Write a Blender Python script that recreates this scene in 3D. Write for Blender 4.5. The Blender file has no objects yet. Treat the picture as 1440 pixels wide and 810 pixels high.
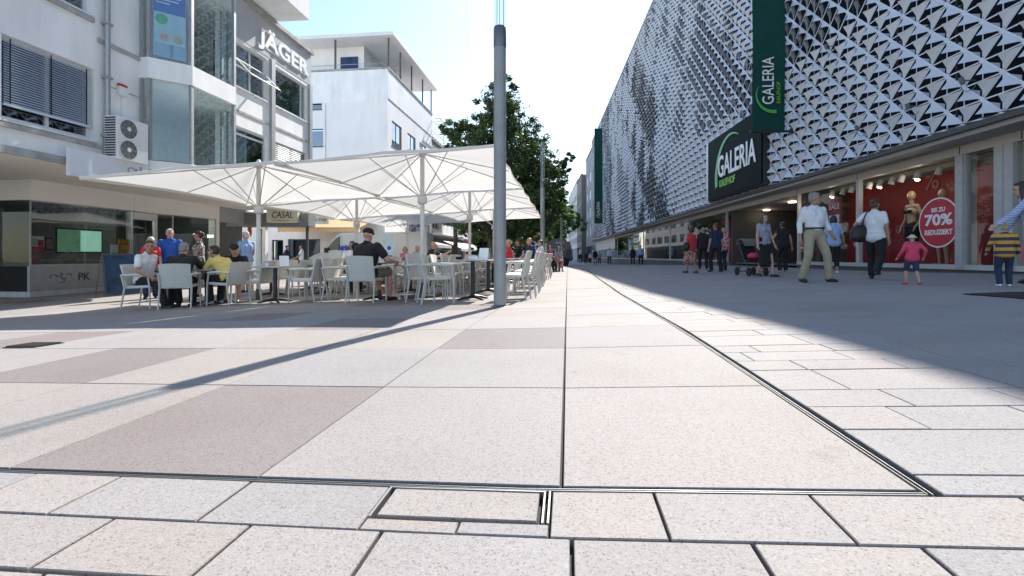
import bpy, bmesh, math, random
from mathutils import Vector, Matrix, noise

random.seed(7)
SC = bpy.context.scene
COL = SC.collection
R = math.radians

# ------------------------------------------------------------------ camera, light, exposure
F, EYE, HZ = 680.0, 0.68, 360.5          # focal length in px of a 1440 px wide frame, eye height, eye-level row
cam = bpy.data.objects.new('camera', bpy.data.cameras.new('camera'))
COL.objects.link(cam)
cam.location = (0, 0, EYE)
cam.rotation_euler = (R(90), 0, 0)
cam.data.sensor_width = 36
cam.data.lens = F / 1440 * 36
cam.data.shift_y = (HZ - 405) / 1440
cam.data.clip_start = 0.05
cam.data.clip_end = 3000
SC.camera = cam

SUN_AZ, SUN_EL = R(19.8), R(40.5)
world = bpy.data.worlds.new('World')
SC.world = world
world.use_nodes = True
wn = world.node_tree
bg = wn.nodes['Background']
sky = wn.nodes.new('ShaderNodeTexSky')
sky.sky_type = 'NISHITA'
sky.sun_disc = False
sky.sun_elevation = SUN_EL
sky.sun_rotation = SUN_AZ
sky.altitude = 100
sky.air_density = 1.0
sky.dust_density = 0.45
sky.ozone_density = 1.0
wn.links.new(sky.outputs[0], bg.inputs[0])
bg.inputs[1].default_value = 0.12
sl = bpy.data.lights.new('sun', 'SUN')
sl.energy = 4.2
sl.angle = R(0.5)
sl.color = (1.0, 0.955, 0.89)
so = bpy.data.objects.new('sun', sl)
COL.objects.link(so)
sdir = Vector((math.sin(SUN_AZ) * math.cos(SUN_EL), math.cos(SUN_AZ) * math.cos(SUN_EL), math.sin(SUN_EL)))
so.rotation_euler = sdir.to_track_quat('Z', 'Y').to_euler()
so.location = sdir * 60
SC.view_settings.view_transform = 'Standard'
SC.view_settings.look = 'None'
SC.view_settings.exposure = 1.2
SC.view_settings.gamma = 1.0
SC.view_settings.use_curve_mapping = False
SC.cycles.max_bounces = 7
SC.cycles.transparent_max_bounces = 14
SC.cycles.caustics_reflective = False
SC.cycles.caustics_refractive = False
SC.cycles.sample_clamp_indirect = 6

# ------------------------------------------------------------------ ground height
def lerp_tab(x, xs, ys):
    if x <= xs[0]: return ys[0]
    for i in range(1, len(xs)):
        if x <= xs[i]:
            t = (x - xs[i-1]) / (xs[i] - xs[i-1])
            return ys[i-1] + t * (ys[i] - ys[i-1])
    return ys[-1]
PX = [-30, -20, -12, -6.6, -2.74, 0, 3, 6, 8, 11, 16]
PZ = [-.36, -.35, -.33, -.23, -.08, 0, .13, .27, .33, .42, .46]
def gz(x, y):
    p = lerp_tab(x, PX, PZ)
    if x < 0:
        p *= lerp_tab(y, [5, 8.5], [.65, 1])
    p *= lerp_tab(y, [10, 15, 25, 45, 60, 120], [1, .82, .8, .6, .45, .3])
    return p + lerp_tab(y, [4, 9, 20, 25, 45, 60, 110, 400], [0, -.1, -.13, -.15, -.35, -.5, -.8, -1.2])
def gp(px, py):
    """ground point seen at a photo position"""
    t, b = (px - 720) / F, (HZ - py) / F
    y = .6
    while EYE + b * y - gz(t * y, y) > 0 and y < 150: y += .02
    return Vector((t * y, y, gz(t * y, y)))
def at(px, y):
    x = (px - 720) / F * y
    return Vector((x, y, gz(x, y)))

# ------------------------------------------------------------------ street-aligned frames
class Fr:
    def __init__(s, A, N, O=(0, 0)):
        s.A, s.N, s.O = Vector(A), Vector(N), Vector(O)
    def w(s, a, n, z):
        p = s.O + s.A * a + s.N * n
        return Vector((p.x, p.y, z))
    def px(s, px, n):
        t = (px - 720) / F
        y = (n + s.O.dot(s.N)) / (t * s.N.x + s.N.y)
        return Vector((t * y, y)).dot(s.A) - s.O.dot(s.A), y
    def pz(s, px, py, n):
        a, y = s.px(px, n)
        return a, EYE + (HZ - py) * y / F
th = math.atan(78 / F); TS, TC = math.sin(th), math.cos(th)
L = Fr((TS, TC), (TC, -TS))               # left side of the street: a runs away from us, n to the right
tg = math.atan(.062); GS, GC = math.sin(tg), math.cos(tg)
G = Fr((GS, GC), (-GC, GS))               # right side: n to the left, towards the street

# ------------------------------------------------------------------ materials
MATS = {}
def mat(name, col, rough=.6, metal=0, var=.12, scale=6, bump=0, bscale=80, emit=None, spec=.5, trans=0, coat=0, streak=0):
    if name in MATS: return MATS[name]
    m = bpy.data.materials.new(name); m.use_nodes = True
    nt = m.node_tree; p = nt.nodes['Principled BSDF']
    p.inputs['Roughness'].default_value = rough
    p.inputs['Metallic'].default_value = metal
    p.inputs['Specular IOR Level'].default_value = spec
    if coat: p.inputs['Coat Weight'].default_value = coat
    tc = nt.nodes.new('ShaderNodeTexCoord')
    if var:
        n = nt.nodes.new('ShaderNodeTexNoise'); n.inputs['Scale'].default_value = scale; n.inputs['Detail'].default_value = 5
        nt.links.new(tc.outputs['Object'], n.inputs['Vector'])
        mr = nt.nodes.new('ShaderNodeMapRange')
        mr.inputs['From Min'].default_value = .25; mr.inputs['From Max'].default_value = .75
        mr.inputs['To Min'].default_value = 1 - var; mr.inputs['To Max'].default_value = 1 + var
        nt.links.new(n.outputs['Fac'], mr.inputs['Value'])
        mx = nt.nodes.new('ShaderNodeVectorMath'); mx.operation = 'SCALE'
        mx.inputs[0].default_value = col[:3]
        nt.links.new(mr.outputs[0], mx.inputs['Scale'])
        res = mx.outputs[0]
        if streak:
            mp = nt.nodes.new('ShaderNodeMapping'); mp.inputs['Scale'].default_value = (1.6, 1.6, .22); nt.links.new(tc.outputs['Object'], mp.inputs[0])
            ns = nt.nodes.new('ShaderNodeTexNoise'); ns.inputs['Scale'].default_value = 1.4; ns.inputs['Detail'].default_value = 8; ns.inputs['Roughness'].default_value = .62; nt.links.new(mp.outputs[0], ns.inputs['Vector'])
            ms_ = nt.nodes.new('ShaderNodeMapRange'); ms_.inputs['From Min'].default_value = .36; ms_.inputs['From Max'].default_value = .56; ms_.inputs['To Min'].default_value = 1 - streak; ms_.inputs['To Max'].default_value = 1.0
            nt.links.new(ns.outputs['Fac'], ms_.inputs['Value'])
            m2 = nt.nodes.new('ShaderNodeVectorMath'); m2.operation = 'SCALE'; nt.links.new(res, m2.inputs[0]); nt.links.new(ms_.outputs[0], m2.inputs['Scale']); res = m2.outputs[0]
        nt.links.new(res, p.inputs['Base Color'])
    else:
        p.inputs['Base Color'].default_value = (*col[:3], 1)
    if bump:
        n2 = nt.nodes.new('ShaderNodeTexNoise'); n2.inputs['Scale'].default_value = bscale
        nt.links.new(tc.outputs['Object'], n2.inputs['Vector'])
        b = nt.nodes.new('ShaderNodeBump'); b.inputs['Strength'].default_value = bump; b.inputs['Distance'].default_value = .01
        nt.links.new(n2.outputs['Fac'], b.inputs['Height']); nt.links.new(b.outputs[0], p.inputs['Normal'])
    if emit:
        p.inputs['Emission Color'].default_value = (*col[:3], 1); p.inputs['Emission Strength'].default_value = emit
    if trans:
        tl = nt.nodes.new('ShaderNodeBsdfTranslucent'); tl.inputs[0].default_value = (*col[:3], 1)
        ms = nt.nodes.new('ShaderNodeMixShader'); ms.inputs[0].default_value = trans
        nt.links.new(p.outputs[0], ms.inputs[1]); nt.links.new(tl.outputs[0], ms.inputs[2])
        nt.links.new(ms.outputs[0], nt.nodes['Material Output'].inputs[0])
    MATS[name] = m
    return m
def glass(name, tint=(.8, .9, .9), refl=.12, rough=.02):
    if name in MATS: return MATS[name]
    m = bpy.data.materials.new(name); m.use_nodes = True
    nt = m.node_tree; nt.nodes.clear()
    out = nt.nodes.new('ShaderNodeOutputMaterial')
    tr = nt.nodes.new('ShaderNodeBsdfTransparent'); tr.inputs[0].default_value = (*tint, 1)
    gl = nt.nodes.new('ShaderNodeBsdfGlossy'); gl.inputs['Roughness'].default_value = rough
    gl.inputs[0].default_value = (.95, .97, .97, 1)
    lw = nt.nodes.new('ShaderNodeLayerWeight'); lw.inputs[0].default_value = .25
    mr = nt.nodes.new('ShaderNodeMapRange')
    mr.inputs['To Min'].default_value = refl; mr.inputs['To Max'].default_value = min(1, refl + .6)
    pw = nt.nodes.new('ShaderNodeMath'); pw.operation = 'POWER'; pw.inputs[1].default_value = 3.0
    lw.inputs[0].default_value = .5
    nt.links.new(lw.outputs['Facing'], pw.inputs[0]); nt.links.new(pw.outputs[0], mr.inputs['Value'])
    tcn = nt.nodes.new('ShaderNodeTexCoord')
    nz = nt.nodes.new('ShaderNodeTexNoise'); nz.inputs['Scale'].default_value = .9; nz.inputs['Detail'].default_value = 1
    nt.links.new(tcn.outputs['Object'], nz.inputs['Vector'])
    bp = nt.nodes.new('ShaderNodeBump'); bp.inputs['Strength'].default_value = .06; bp.inputs['Distance'].default_value = .05
    nt.links.new(nz.outputs['Fac'], bp.inputs['Height']); nt.links.new(bp.outputs[0], gl.inputs['Normal'])
    ms = nt.nodes.new('ShaderNodeMixShader')
    nt.links.new(mr.outputs[0], ms.inputs[0]); nt.links.new(tr.outputs[0], ms.inputs[1]); nt.links.new(gl.outputs[0], ms.inputs[2])
    nt.links.new(ms.outputs[0], out.inputs[0])
    MATS[name] = m
    return m

def paving_mat(name):
    m = bpy.data.materials.new(name); m.use_nodes = True
    nt = m.node_tree; p = nt.nodes['Principled BSDF']; N = nt.nodes.new; K = nt.links.new
    at_ = N('ShaderNodeAttribute'); at_.attribute_name = 'tint'
    tc = N('ShaderNodeTexCoord')
    def mult(a, b, f=None):
        x = N('ShaderNodeMix'); x.data_type = 'RGBA'; x.blend_type = 'MULTIPLY'; x.inputs[0].default_value = 1
        K(a, x.inputs[6]); K(b, x.inputs[7]); return x.outputs[2]
    def ramp(src, stops):
        r = N('ShaderNodeValToRGB'); e = r.color_ramp.elements
        while len(e) < len(stops): e.new(.5)
        for q, (po, c) in zip(e, stops): q.position = po; q.color = (*c, 1)
        K(src, r.inputs[0]); return r.outputs[0]
    v = N('ShaderNodeTexVoronoi'); v.inputs['Scale'].default_value = 260; K(tc.outputs['Object'], v.inputs['Vector'])
    sx = N('ShaderNodeSeparateColor'); K(v.outputs['Color'], sx.inputs[0])
    chips = ramp(sx.outputs[0], [(0, (.55, .51, .49)), (.07, (.82, .79, .77)), (.22, (.96, .95, .94)), (.75, (1.01, 1.0, .99)), (.95, (1.08, 1.05, 1.02)), (1, (1.22, 1.2, 1.17))])
    v2 = N('ShaderNodeTexVoronoi'); v2.inputs['Scale'].default_value = 120; K(tc.outputs['Object'], v2.inputs['Vector'])
    s2 = N('ShaderNodeSeparateColor'); K(v2.outputs['Color'], s2.inputs[0])
    chips2 = ramp(s2.outputs[1], [(0, (.86, .82, .80)), (.15, (.97, .97, .97)), (.8, (1.0, 1.0, 1.0)), (1, (1.06, 1.04, 1.02))])
    n = N('ShaderNodeTexNoise'); n.inputs['Scale'].default_value = .7; n.inputs['Detail'].default_value = 7; n.inputs['Roughness'].default_value = .6
    K(tc.outputs['Object'], n.inputs['Vector'])
    stains = ramp(n.outputs['Fac'], [(.3, (.9, .885, .87)), (.5, (1, 1, 1)), (.72, (1.04, 1.035, 1.03))])
    n4 = N('ShaderNodeTexNoise'); n4.inputs['Scale'].default_value = 2.3; n4.inputs['Detail'].default_value = 3; K(tc.outputs['Object'], n4.inputs['Vector'])
    spots = ramp(n4.outputs['Fac'], [(.22, (.8, .74, .66)), (.31, (1, 1, 1)), (.5, (1, 1, 1))])
    gv = N('ShaderNodeTexVoronoi'); gv.inputs['Scale'].default_value = 2.1; K(tc.outputs['Object'], gv.inputs['Vector'])
    gn = N('ShaderNodeTexNoise'); gn.inputs['Scale'].default_value = 30; K(tc.outputs['Object'], gn.inputs['Vector'])
    ga_ = N('ShaderNodeMath'); ga_.operation = 'MULTIPLY_ADD'; ga_.inputs[1].default_value = .03; K(gn.outputs['Fac'], ga_.inputs[0]); K(gv.outputs['Distance'], ga_.inputs[2])
    gum = ramp(ga_.outputs[0], [(0, (.72, .70, .68)), (.042, (.76, .74, .72)), (.056, (1, 1, 1))])
    c = mult(at_.outputs['Color'], chips); c = mult(c, gum); c = mult(c, chips2); c = mult(c, stains); c = mult(c, spots)
    K(c, p.inputs['Base Color'])
    p.inputs['Roughness'].default_value = .78; p.inputs['Specular IOR Level'].default_value = .18
    n3 = N('ShaderNodeTexNoise'); n3.inputs['Scale'].default_value = 160; K(tc.outputs['Object'], n3.inputs['Vector'])
    b = N('ShaderNodeBump'); b.inputs['Strength'].default_value = .35; b.inputs['Distance'].default_value = .003
    K(n3.outputs['Fac'], b.inputs['Height']); K(b.outputs[0], p.inputs['Normal'])
    return m

# ------------------------------------------------------------------ mesh builders
class MB:
    def __init__(s): s.v = []; s.f = []; s.m = []; s.ms = []; s.c = []
    def _mi(s, m):
        if m is None: return 0
        if m not in s.ms: s.ms.append(m)
        return s.ms.index(m)
    def poly(s, pts, m=None, col=None):
        b = len(s.v); s.v += [tuple(p) for p in pts]
        s.f.append(list(range(b, b + len(pts)))); s.m.append(s._mi(m)); s.c.append(col)
    def hexa(s, p, m=None):
        """p: 4 bottom + 4 top points"""
        b = len(s.v); s.v += [tuple(q) for q in p]; k = s._mi(m)
        for f in ((3, 2, 1, 0), (4, 5, 6, 7), (0, 1, 5, 4), (1, 2, 6, 5), (2, 3, 7, 6), (3, 0, 4, 7)):
            s.f.append([b + i for i in f]); s.m.append(k); s.c.append(None)
    def box(s, x0, x1, y0, y1, z0, z1, m=None, fr=None):
        g = (lambda a, b, c: Vector((a, b, c))) if fr is None else fr.w
        s.hexa([g(x0, y0, z0), g(x1, y0, z0), g(x1, y1, z0), g(x0, y1, z0), g(x0, y0, z1), g(x1, y0, z1), g(x1, y1, z1), g(x0, y1, z1)], m)
    def tube(s, pts, r, seg=8, m=None, cap=True):
        pts = [Vector(p) for p in pts]; rs = r if isinstance(r, (list, tuple)) else [r] * len(pts)
        k = s._mi(m); rings = []
        n = len(pts); ref = None
        for i, p in enumerate(pts):
            d = (pts[min(i + 1, n - 1)] - pts[max(i - 1, 0)]).normalized()
            if ref is None:
                ref = Vector((0, 0, 1)) if abs(d.z) < .9 else Vector((1, 0, 0))
            x = d.cross(ref).normalized(); y = x.cross(d).normalized(); ref = y
            b = len(s.v)
            s.v += [tuple(p + (x * math.cos(2 * math.pi * j / seg) + y * math.sin(2 * math.pi * j / seg)) * rs[i]) for j in range(seg)]
            rings.append(b)
        for i in range(n - 1):
            a, b = rings[i], rings[i + 1]
            for j in range(seg):
                s.f.append([a + j, a + (j + 1) % seg, b + (j + 1) % seg, b + j]); s.m.append(k); s.c.append(None)
        if cap:
            s.f.append([rings[0] + j for j in range(seg)][::-1]); s.m.append(k); s.c.append(None)
            s.f.append([rings[-1] + j for j in range(seg)]); s.m.append(k); s.c.append(None)
    def lathe(s, c, prof, seg=24, m=None, axis=None):
        """prof: (radius, height) pairs about a vertical axis through c, or about axis"""
        c = Vector(c); q = Matrix.Identity(3) if axis is None else Vector((0, 0, 1)).rotation_difference(Vector(axis)).to_matrix()
        k = s._mi(m); rings = []
        for r, h in prof:
            rings.append(len(s.v))
            s.v += [tuple(c + q @ Vector((r * math.cos(2 * math.pi * j / seg), r * math.sin(2 * math.pi * j / seg), h))) for j in range(seg)]
        for a, b in zip(rings, rings[1:]):
            for j in range(seg):
                s.f.append([a + j, a + (j + 1) % seg, b + (j + 1) % seg, b + j]); s.m.append(k); s.c.append(None)
        s.f.append([rings[0] + j for j in range(seg)][::-1]); s.m.append(k); s.c.append(None)
        s.f.append([rings[-1] + j for j in range(seg)]); s.m.append(k); s.c.append(None)
    def ball(s, c, r, m=None, sc=(1, 1, 1), seg=12):
        c = Vector(c); n = seg // 2; k = s._mi(m); b0 = len(s.v)
        for i in range(n + 1):
            for j in range(seg):
                a, t = math.pi * i / n, 2 * math.pi * j / seg
                s.v.append((c.x + r * sc[0] * math.sin(a) * math.cos(t), c.y + r * sc[1] * math.sin(a) * math.sin(t), c.z - r * sc[2] * math.cos(a)))
        for i in range(n):
            for j in range(seg):
                s.f.append([b0 + i * seg + j, b0 + i * seg + (j + 1) % seg, b0 + (i + 1) * seg + (j + 1) % seg, b0 + (i + 1) * seg + j]); s.m.append(k); s.c.append(None)

OFF = {}
def link(name, me, parent=None):
    o = bpy.data.objects.new(name, me); COL.objects.link(o)
    if parent is not None:
        o.parent = parent; OFF[o.name] = OFF.get(parent.name, Vector())
    return o
def build(name, mb, m=None, parent=None, smooth=False, bevel=0, recalc=True, label=None):
    """link the collected shape as one mesh; vertices are given in the space the thing is built in"""
    off = OFF.get(parent.name, Vector()) if parent is not None else Vector()
    me = bpy.data.meshes.new(name)
    me.from_pydata([tuple(Vector(v) - off) for v in mb.v], [], mb.f)
    mats = mb.ms if mb.ms else [m]
    for x in mats: me.materials.append(x)
    if mb.ms:
        if m is not None and len(mb.ms) == 0: me.materials.append(m)
        me.polygons.foreach_set('material_index', mb.m)
    if any(c is not None for c in mb.c):
        ca = me.color_attributes.new('tint', 'FLOAT_COLOR', 'CORNER')
        buf = []
        for f, c in zip(mb.f, mb.c):
            c = c or (1, 1, 1)
            buf += [c[0], c[1], c[2], 1.0] * len(f)
        ca.data.foreach_set('color', buf)
    if recalc or bevel:
        bm = bmesh.new(); bm.from_mesh(me)
        if bevel:
            bmesh.ops.remove_doubles(bm, verts=bm.verts, dist=1e-5)
        if recalc: bmesh.ops.recalc_face_normals(bm, faces=bm.faces)
        if bevel:
            ed = [e for e in bm.edges if len(e.link_faces) == 2 and e.calc_face_angle(0) > .5]
            bmesh.ops.bevel(bm, geom=ed, offset=bevel, segments=2, affect='EDGES', clamp_overlap=True)
        bm.to_mesh(me); bm.free()
    if smooth:
        me.polygons.foreach_set('use_smooth', [True] * len(me.polygons))
        try: me.set_sharp_from_angle(angle=R(38))
        except Exception: pass
    me.update()
    o = link(name, me, parent)
    if label: o['label'] = label
    return o
def thing(name, label, cat, loc=(0, 0, 0), rz=0, group=None):
    o = bpy.data.objects.new(name, None); COL.objects.link(o)
    o.empty_display_size = .2
    o.location = loc; o.rotation_euler = (0, 0, rz)
    OFF[o.name] = Vector(loc) if rz == 0 else Vector()
    o['label'] = label; o['category'] = cat
    if group: o['group'] = group
    return o
def proto(name, label, cat, group=None):
    return thing(name, label, cat, group=group)
def tag(o, label, cat, group=None):
    o['label'] = label; o['category'] = cat
    if group: o['group'] = group
    return o
def struct(o):
    o['kind'] = 'structure'; return o
def dup(root, loc, rz, label, group=None):
    r = root.copy(); COL.objects.link(r); r.location = loc; r.rotation_euler = (0, 0, rz)
    r['label'] = label
    if group: r['group'] = group
    for ch in list(root.children):
        c = ch.copy(); COL.objects.link(c); c.parent = r
        for g in ch.children:
            d = g.copy(); COL.objects.link(d); d.parent = c
    return r

def facade(mb, fr, n, a0, a1, z0, z1, holes, depth=.18, m=None, reveal=None):
    """wall face in plane n with real openings; holes are (a0, a1, z0, z1)"""
    xs = sorted({a0, a1, *[h[0] for h in holes], *[h[1] for h in holes]})
    zs = sorted({z0, z1, *[h[2] for h in holes], *[h[3] for h in holes]})
    xs = [x for x in xs if a0 <= x <= a1]; zs = [z for z in zs if z0 <= z <= z1]
    for x, x2 in zip(xs, xs[1:]):
        for z, z2 in zip(zs, zs[1:]):
            cx, cz = (x + x2) / 2, (z + z2) / 2
            if any(h[0] < cx < h[1] and h[2] < cz < h[3] for h in holes): continue
            mb.poly([fr.w(x, n, z), fr.w(x2, n, z), fr.w(x2, n, z2), fr.w(x, n, z2)], m)
    for h in holes:
        q = [(h[0], h[2]), (h[1], h[2]), (h[1], h[3]), (h[0], h[3])]
        for (x, z), (x2, z2) in zip(q, q[1:] + q[:1]):
            mb.poly([fr.w(x, n, z), fr.w(x2, n, z2), fr.w(x2, n - depth, z2), fr.w(x, n - depth, z)], reveal or m)
def win(fr, n, h, parent, frame_m, pane_m, fw=.06, bars=(), trans=(), back=None, depth=.14, label=None, sill=True):
    """window part with its pane and sill set back in an opening"""
    a0, a1, z0, z1 = h; n1 = n - depth
    mb = MB()
    e = .001
    mb.box(a0 + e, a1 - e, n1 - .03, n1 + .035, z0 + e, z0 + fw, None, fr); mb.box(a0 + e, a1 - e, n1 - .03, n1 + .035, z1 - fw, z1 - e, None, fr)
    mb.box(a0 + e, a0 + fw, n1 - .03, n1 + .035, z0 + fw, z1 - fw, None, fr); mb.box(a1 - fw, a1 - e, n1 - .03, n1 + .035, z0 + fw, z1 - fw, None, fr)
    for b in bars:
        x = a0 + (a1 - a0) * b; mb.box(x - fw * .4, x + fw * .4, n1 - .028, n1 + .033, z0 + fw, z1 - fw, None, fr)
    for b in trans:
        z = z0 + (z1 - z0) * b; mb.box(a0 + fw, a1 - fw, n1 - .026, n1 + .031, z - fw * .4, z + fw * .4, None, fr)
    f = build('window', mb, frame_m, parent, label=label)
    p = MB(); p.poly([fr.w(a0 + fw * .5, n1, z0 + fw * .5), fr.w(a1 - fw * .5, n1, z0 + fw * .5), fr.w(a1 - fw * .5, n1, z1 - fw * .5), fr.w(a0 + fw * .5, n1, z1 - fw * .5)])
    build('pane', p, pane_m, f)
    if back:
        q = MB(); q.box(a0 + .002, a1 - .002, n1 - .6, n1 - .58, z0 + .002, z1 - .002, None, fr)
        build('room_backing', q, back, f)
    if sill:
        s = MB(); s.box(a0 - .05, a1 + .05, n - .05, n + .06, z0 - .05, z0 - .002, None, fr)
        build('sill', s, frame_m, f)
    return f

def text_mesh(s, bold=0.0, extrude=.01, shear=0.0):
    cu = bpy.data.curves.new('lettering', 'FONT'); cu.body = s; cu.extrude = extrude; cu.offset = bold; cu.shear = shear
    cu.resolution_u = 3
    o = bpy.data.objects.new('lettering_source', cu); COL.objects.link(o)
    dg = bpy.context.evaluated_depsgraph_get(); dg.update()
    me = bpy.data.meshes.new_from_object(o.evaluated_get(dg))
    bpy.data.objects.remove(o); bpy.data.curves.remove(cu)
    return me
def lettering(s, org, right, up, height, m, parent, width=None, bold=.01, depth=.02, name='lettering', center=False, shear=0):
    """solid letters: org is the lower left corner of the line (or its middle)"""
    me = text_mesh(s, bold, .5, shear)
    xs = [v.co.x for v in me.vertices]; ys = [v.co.y for v in me.vertices]
    x0, x1, y0, y1 = min(xs), max(xs), min(ys), max(ys)
    ky = height / (y1 - y0); kx = ky if width is None else width / (x1 - x0)
    right = Vector(right).normalized(); up = Vector(up).normalized(); nn = right.cross(up)
    off = OFF.get(parent.name, Vector()) if parent is not None else Vector()
    org = Vector(org)
    for v in me.vertices:
        x = (v.co.x - (x0 + x1) / 2 if center else v.co.x - x0) * kx
        y = (v.co.y - (y0 + y1) / 2 if center else v.co.y - y0) * ky
        v.co = org + right * x + up * y + nn * (v.co.z * depth) - off
    me.materials.clear(); me.materials.append(m)
    return link(name, me, parent)
def disc(mb, c, right, up, r, m=None, seg=40, th=.01, a0=0, a1=2 * math.pi, r_in=0):
    c = Vector(c); right = Vector(right).normalized(); up = Vector(up).normalized(); n = right.cross(up)
    if r_in == 0 and a1 - a0 > 6.28:
        fr_ = [c + right * r * math.cos(2 * math.pi * i / seg) + up * r * math.sin(2 * math.pi * i / seg) + n * th for i in range(seg)]
        bk = [p - n * 2 * th for p in fr_]
        mb.poly(fr_, m); mb.poly(bk[::-1], m)
        for i in range(seg):
            j = (i + 1) % seg; mb.poly([fr_[i], bk[i], bk[j], fr_[j]], m)
def crescent(mb, c, right, up, r, a0, a1, w0, w1, m=None, seg=24, th=.012):
    """arc stroke whose width tapers from w0 to w1"""
    c = Vector(c); right = Vector(right).normalized(); up = Vector(up).normalized(); n = right.cross(up)
    pr = None
    for i in range(seg + 1):
        t = i / seg; a = a0 + (a1 - a0) * t; w = w0 + (w1 - w0) * t
        d = right * math.cos(a) + up * math.sin(a)
        q = [c + d * (r - w) + n * th, c + d * (r + w * .2) + n * th, c + d * (r + w * .2) - n * th, c + d * (r - w) - n * th]
        if pr:
            mb.poly([pr[0], pr[1], q[1], q[0]], m); mb.poly([pr[1], pr[2], q[2], q[1]], m); mb.poly([pr[3], pr[0], q[0], q[3]], m); mb.poly([pr[2], pr[3], q[3], q[2]], m)
        pr = q
# ------------------------------------------------------------------ ground and paving
M_pave = paving_mat('granite_paving')
M_bed = mat('joint_sand', (.05, .045, .04), .95, scale=30)
M_far = mat('far_paving', (.30, .285, .272), .7, var=.08, scale=.8)
M_steel = mat('brushed_steel', (.30, .30, .29), .5, .7, var=.05)
M_black = mat('black_gap', (.012, .012, .012), .8, var=0)
def uvz(u, v, dz=0):
    x, y = u * TC + v * TS, -u * TS + v * TC
    return Vector((x, y, gz(x, y) + dz))
def sheet(name, us, vs, dz, m):
    mb = MB(); n = len(vs)
    mb.v = [tuple(uvz(u, v, dz)) for u in us for v in vs]
    for i in range(len(us) - 1):
        for j in range(n - 1):
            mb.f.append([i * n + j, (i + 1) * n + j, (i + 1) * n + j + 1, i * n + j + 1]); mb.m.append(0); mb.c.append(None)
    return struct(build(name, mb, m, recalc=False))
us_ = [-900, -400, -150, -60] + [x * .8 for x in range(-37, 26)] + [40, 80, 200, 500, 900]
vs_ = [-60, -20, -8, -4] + [x * 1.0 for x in range(-3, 62)] + [66, 72, 80, 90, 100, 120, 160, 240, 400, 900, 1500]
sheet('ground', us_, vs_, -.06, M_far)
sheet('joint_bed', [x * .6 for x in range(-48, 26)], [x * .5 for x in range(-8, 125)], -.026, M_bed)
sheet('far_pavement', [-29, -20, -12, -6, -2, 0, 2, 6, 10, 13, 16], [62, 66, 72, 80, 90, 105, 125, 150, 200], -.004, M_far)

rp = random.Random(3)
LIGHT, DARK = (.318, .300, .288), (.232, .208, .201)
def tone(kind=None):
    b = DARK if kind == 'd' else LIGHT
    k = rp.uniform(.955, 1.04); w = rp.uniform(-.012, .012)
    return (b[0] * k + w, b[1] * k + w * .3, b[2] * k - w * .5)
pv = MB()
def slab(u0, u1, v0, v1, g=.003, kind=None, col=None):
    """one slab with a chamfered rim and sides going down into the joint"""
    c = col or tone(kind)
    g0 = g; g1 = g + .002
    q = [(u0 + g1, v0 + g1), (u1 - g1, v0 + g1), (u1 - g1, v1 - g1), (u0 + g1, v1 - g1)]
    r = [(u0 + g0, v0 + g0), (u1 - g0, v0 + g0), (u1 - g0, v1 - g0), (u0 + g0, v1 - g0)]
    dz = rp.uniform(-.0012, .0012)
    top = [uvz(*p, dz) for p in q]; rim = [uvz(*p, dz - .003) for p in r]; low = [uvz(*p, -.03) for p in r]
    pv.poly(top, M_pave, c)
    for i in range(4):
        j = (i + 1) % 4
        pv.poly([rim[i], rim[j], top[j], top[i]], M_pave, c)
        pv.poly([low[i], low[j], rim[j], rim[i]], M_pave, (c[0] * .8, c[1] * .78, c[2] * .76))
V0 = 1.425
ucols = [-.02, -.97, -1.87] + [-1.87 - .88 * k for k in range(1, 30)]
darks = {(1, 0), (0, 2), (3, 1), (2, 3), (5, 2), (4, 4), (6, 0), (3, 6), (1, 5)}
for r in range(58):
    v0 = V0 + 1.047 * r; v1 = v0 + 1.047
    for c in range(29):
        d = (c, r) in darks or (r > 6 and rp.random() < .12)
        slab(ucols[c + 1], ucols[c], v0, v1, kind='d' if d else None)
    slab(-.0145, .945, v0, v1, g=.003, col=(.326, .302, .285) if r == 0 else None)
# right hand side: narrow courses in running bond
vr = [1.40, 1.52, 1.88, 2.14, 2.39, 2.77, 3.0, 3.25, 3.47, 3.86, 4.10, 4.38]
while vr[-1] < 61: vr.append(vr[-1] + [.37, .24, .25, .23, .36][len(vr) % 5])
first = {1: 2.35, 2: 1.29, 3: 1.41, 4: 1.30, 5: 1.29, 6: 1.10, 7: 1.23}
rp2 = random.Random(11)
for k, (v0, v1) in enumerate(zip(vr, vr[1:])):
    u = .99
    nx = first.get(k, u + rp2.uniform(.2, .7))
    while u < 12.5:
        slab(u, min(nx, 12.5), v0, v1, g=.0035)
        u = nx; nx = u + rp2.choice([.45, .55, .62, .7, .5])
# near courses that run across
def course(v0, v1, js, g=.004):
    for a, b in zip(js, js[1:]): slab(a, b, v0, v1, g=g)
def ext(js, lo=-12, hi=9):
    js = sorted(js)
    while js[0] > lo: js.insert(0, js[0] - rp2.choice([.34, .42, .5, .38]))
    while js[-1] < hi: js.append(js[-1] + rp2.choice([.34, .42, .5, .38]))
    return js
left = [j for j in ext([-1.72, -1.415, -.97, -.525]) if j <= -.52]
course(1.165, 1.395, left)
course(1.165, 1.395, [j for j in ext([-.045, .24, .65, 1.16]) if j >= -.05])
course(.95, 1.165, ext([-1.62, -1.2, -.81, -.46, .01, .42, .775]), g=.005)
vv = .95
while vv > -3.5:
    d = rp2.choice([.24, .26, .36]); course(vv - d, vv, ext([rp2.uniform(-.3, .3)]), g=.007); vv -= d
slab(-.525, -.275, 1.165, 1.222); slab(-.275, -.045, 1.165, 1.222)
struct(build('paving', pv, None, recalc=False))

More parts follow.
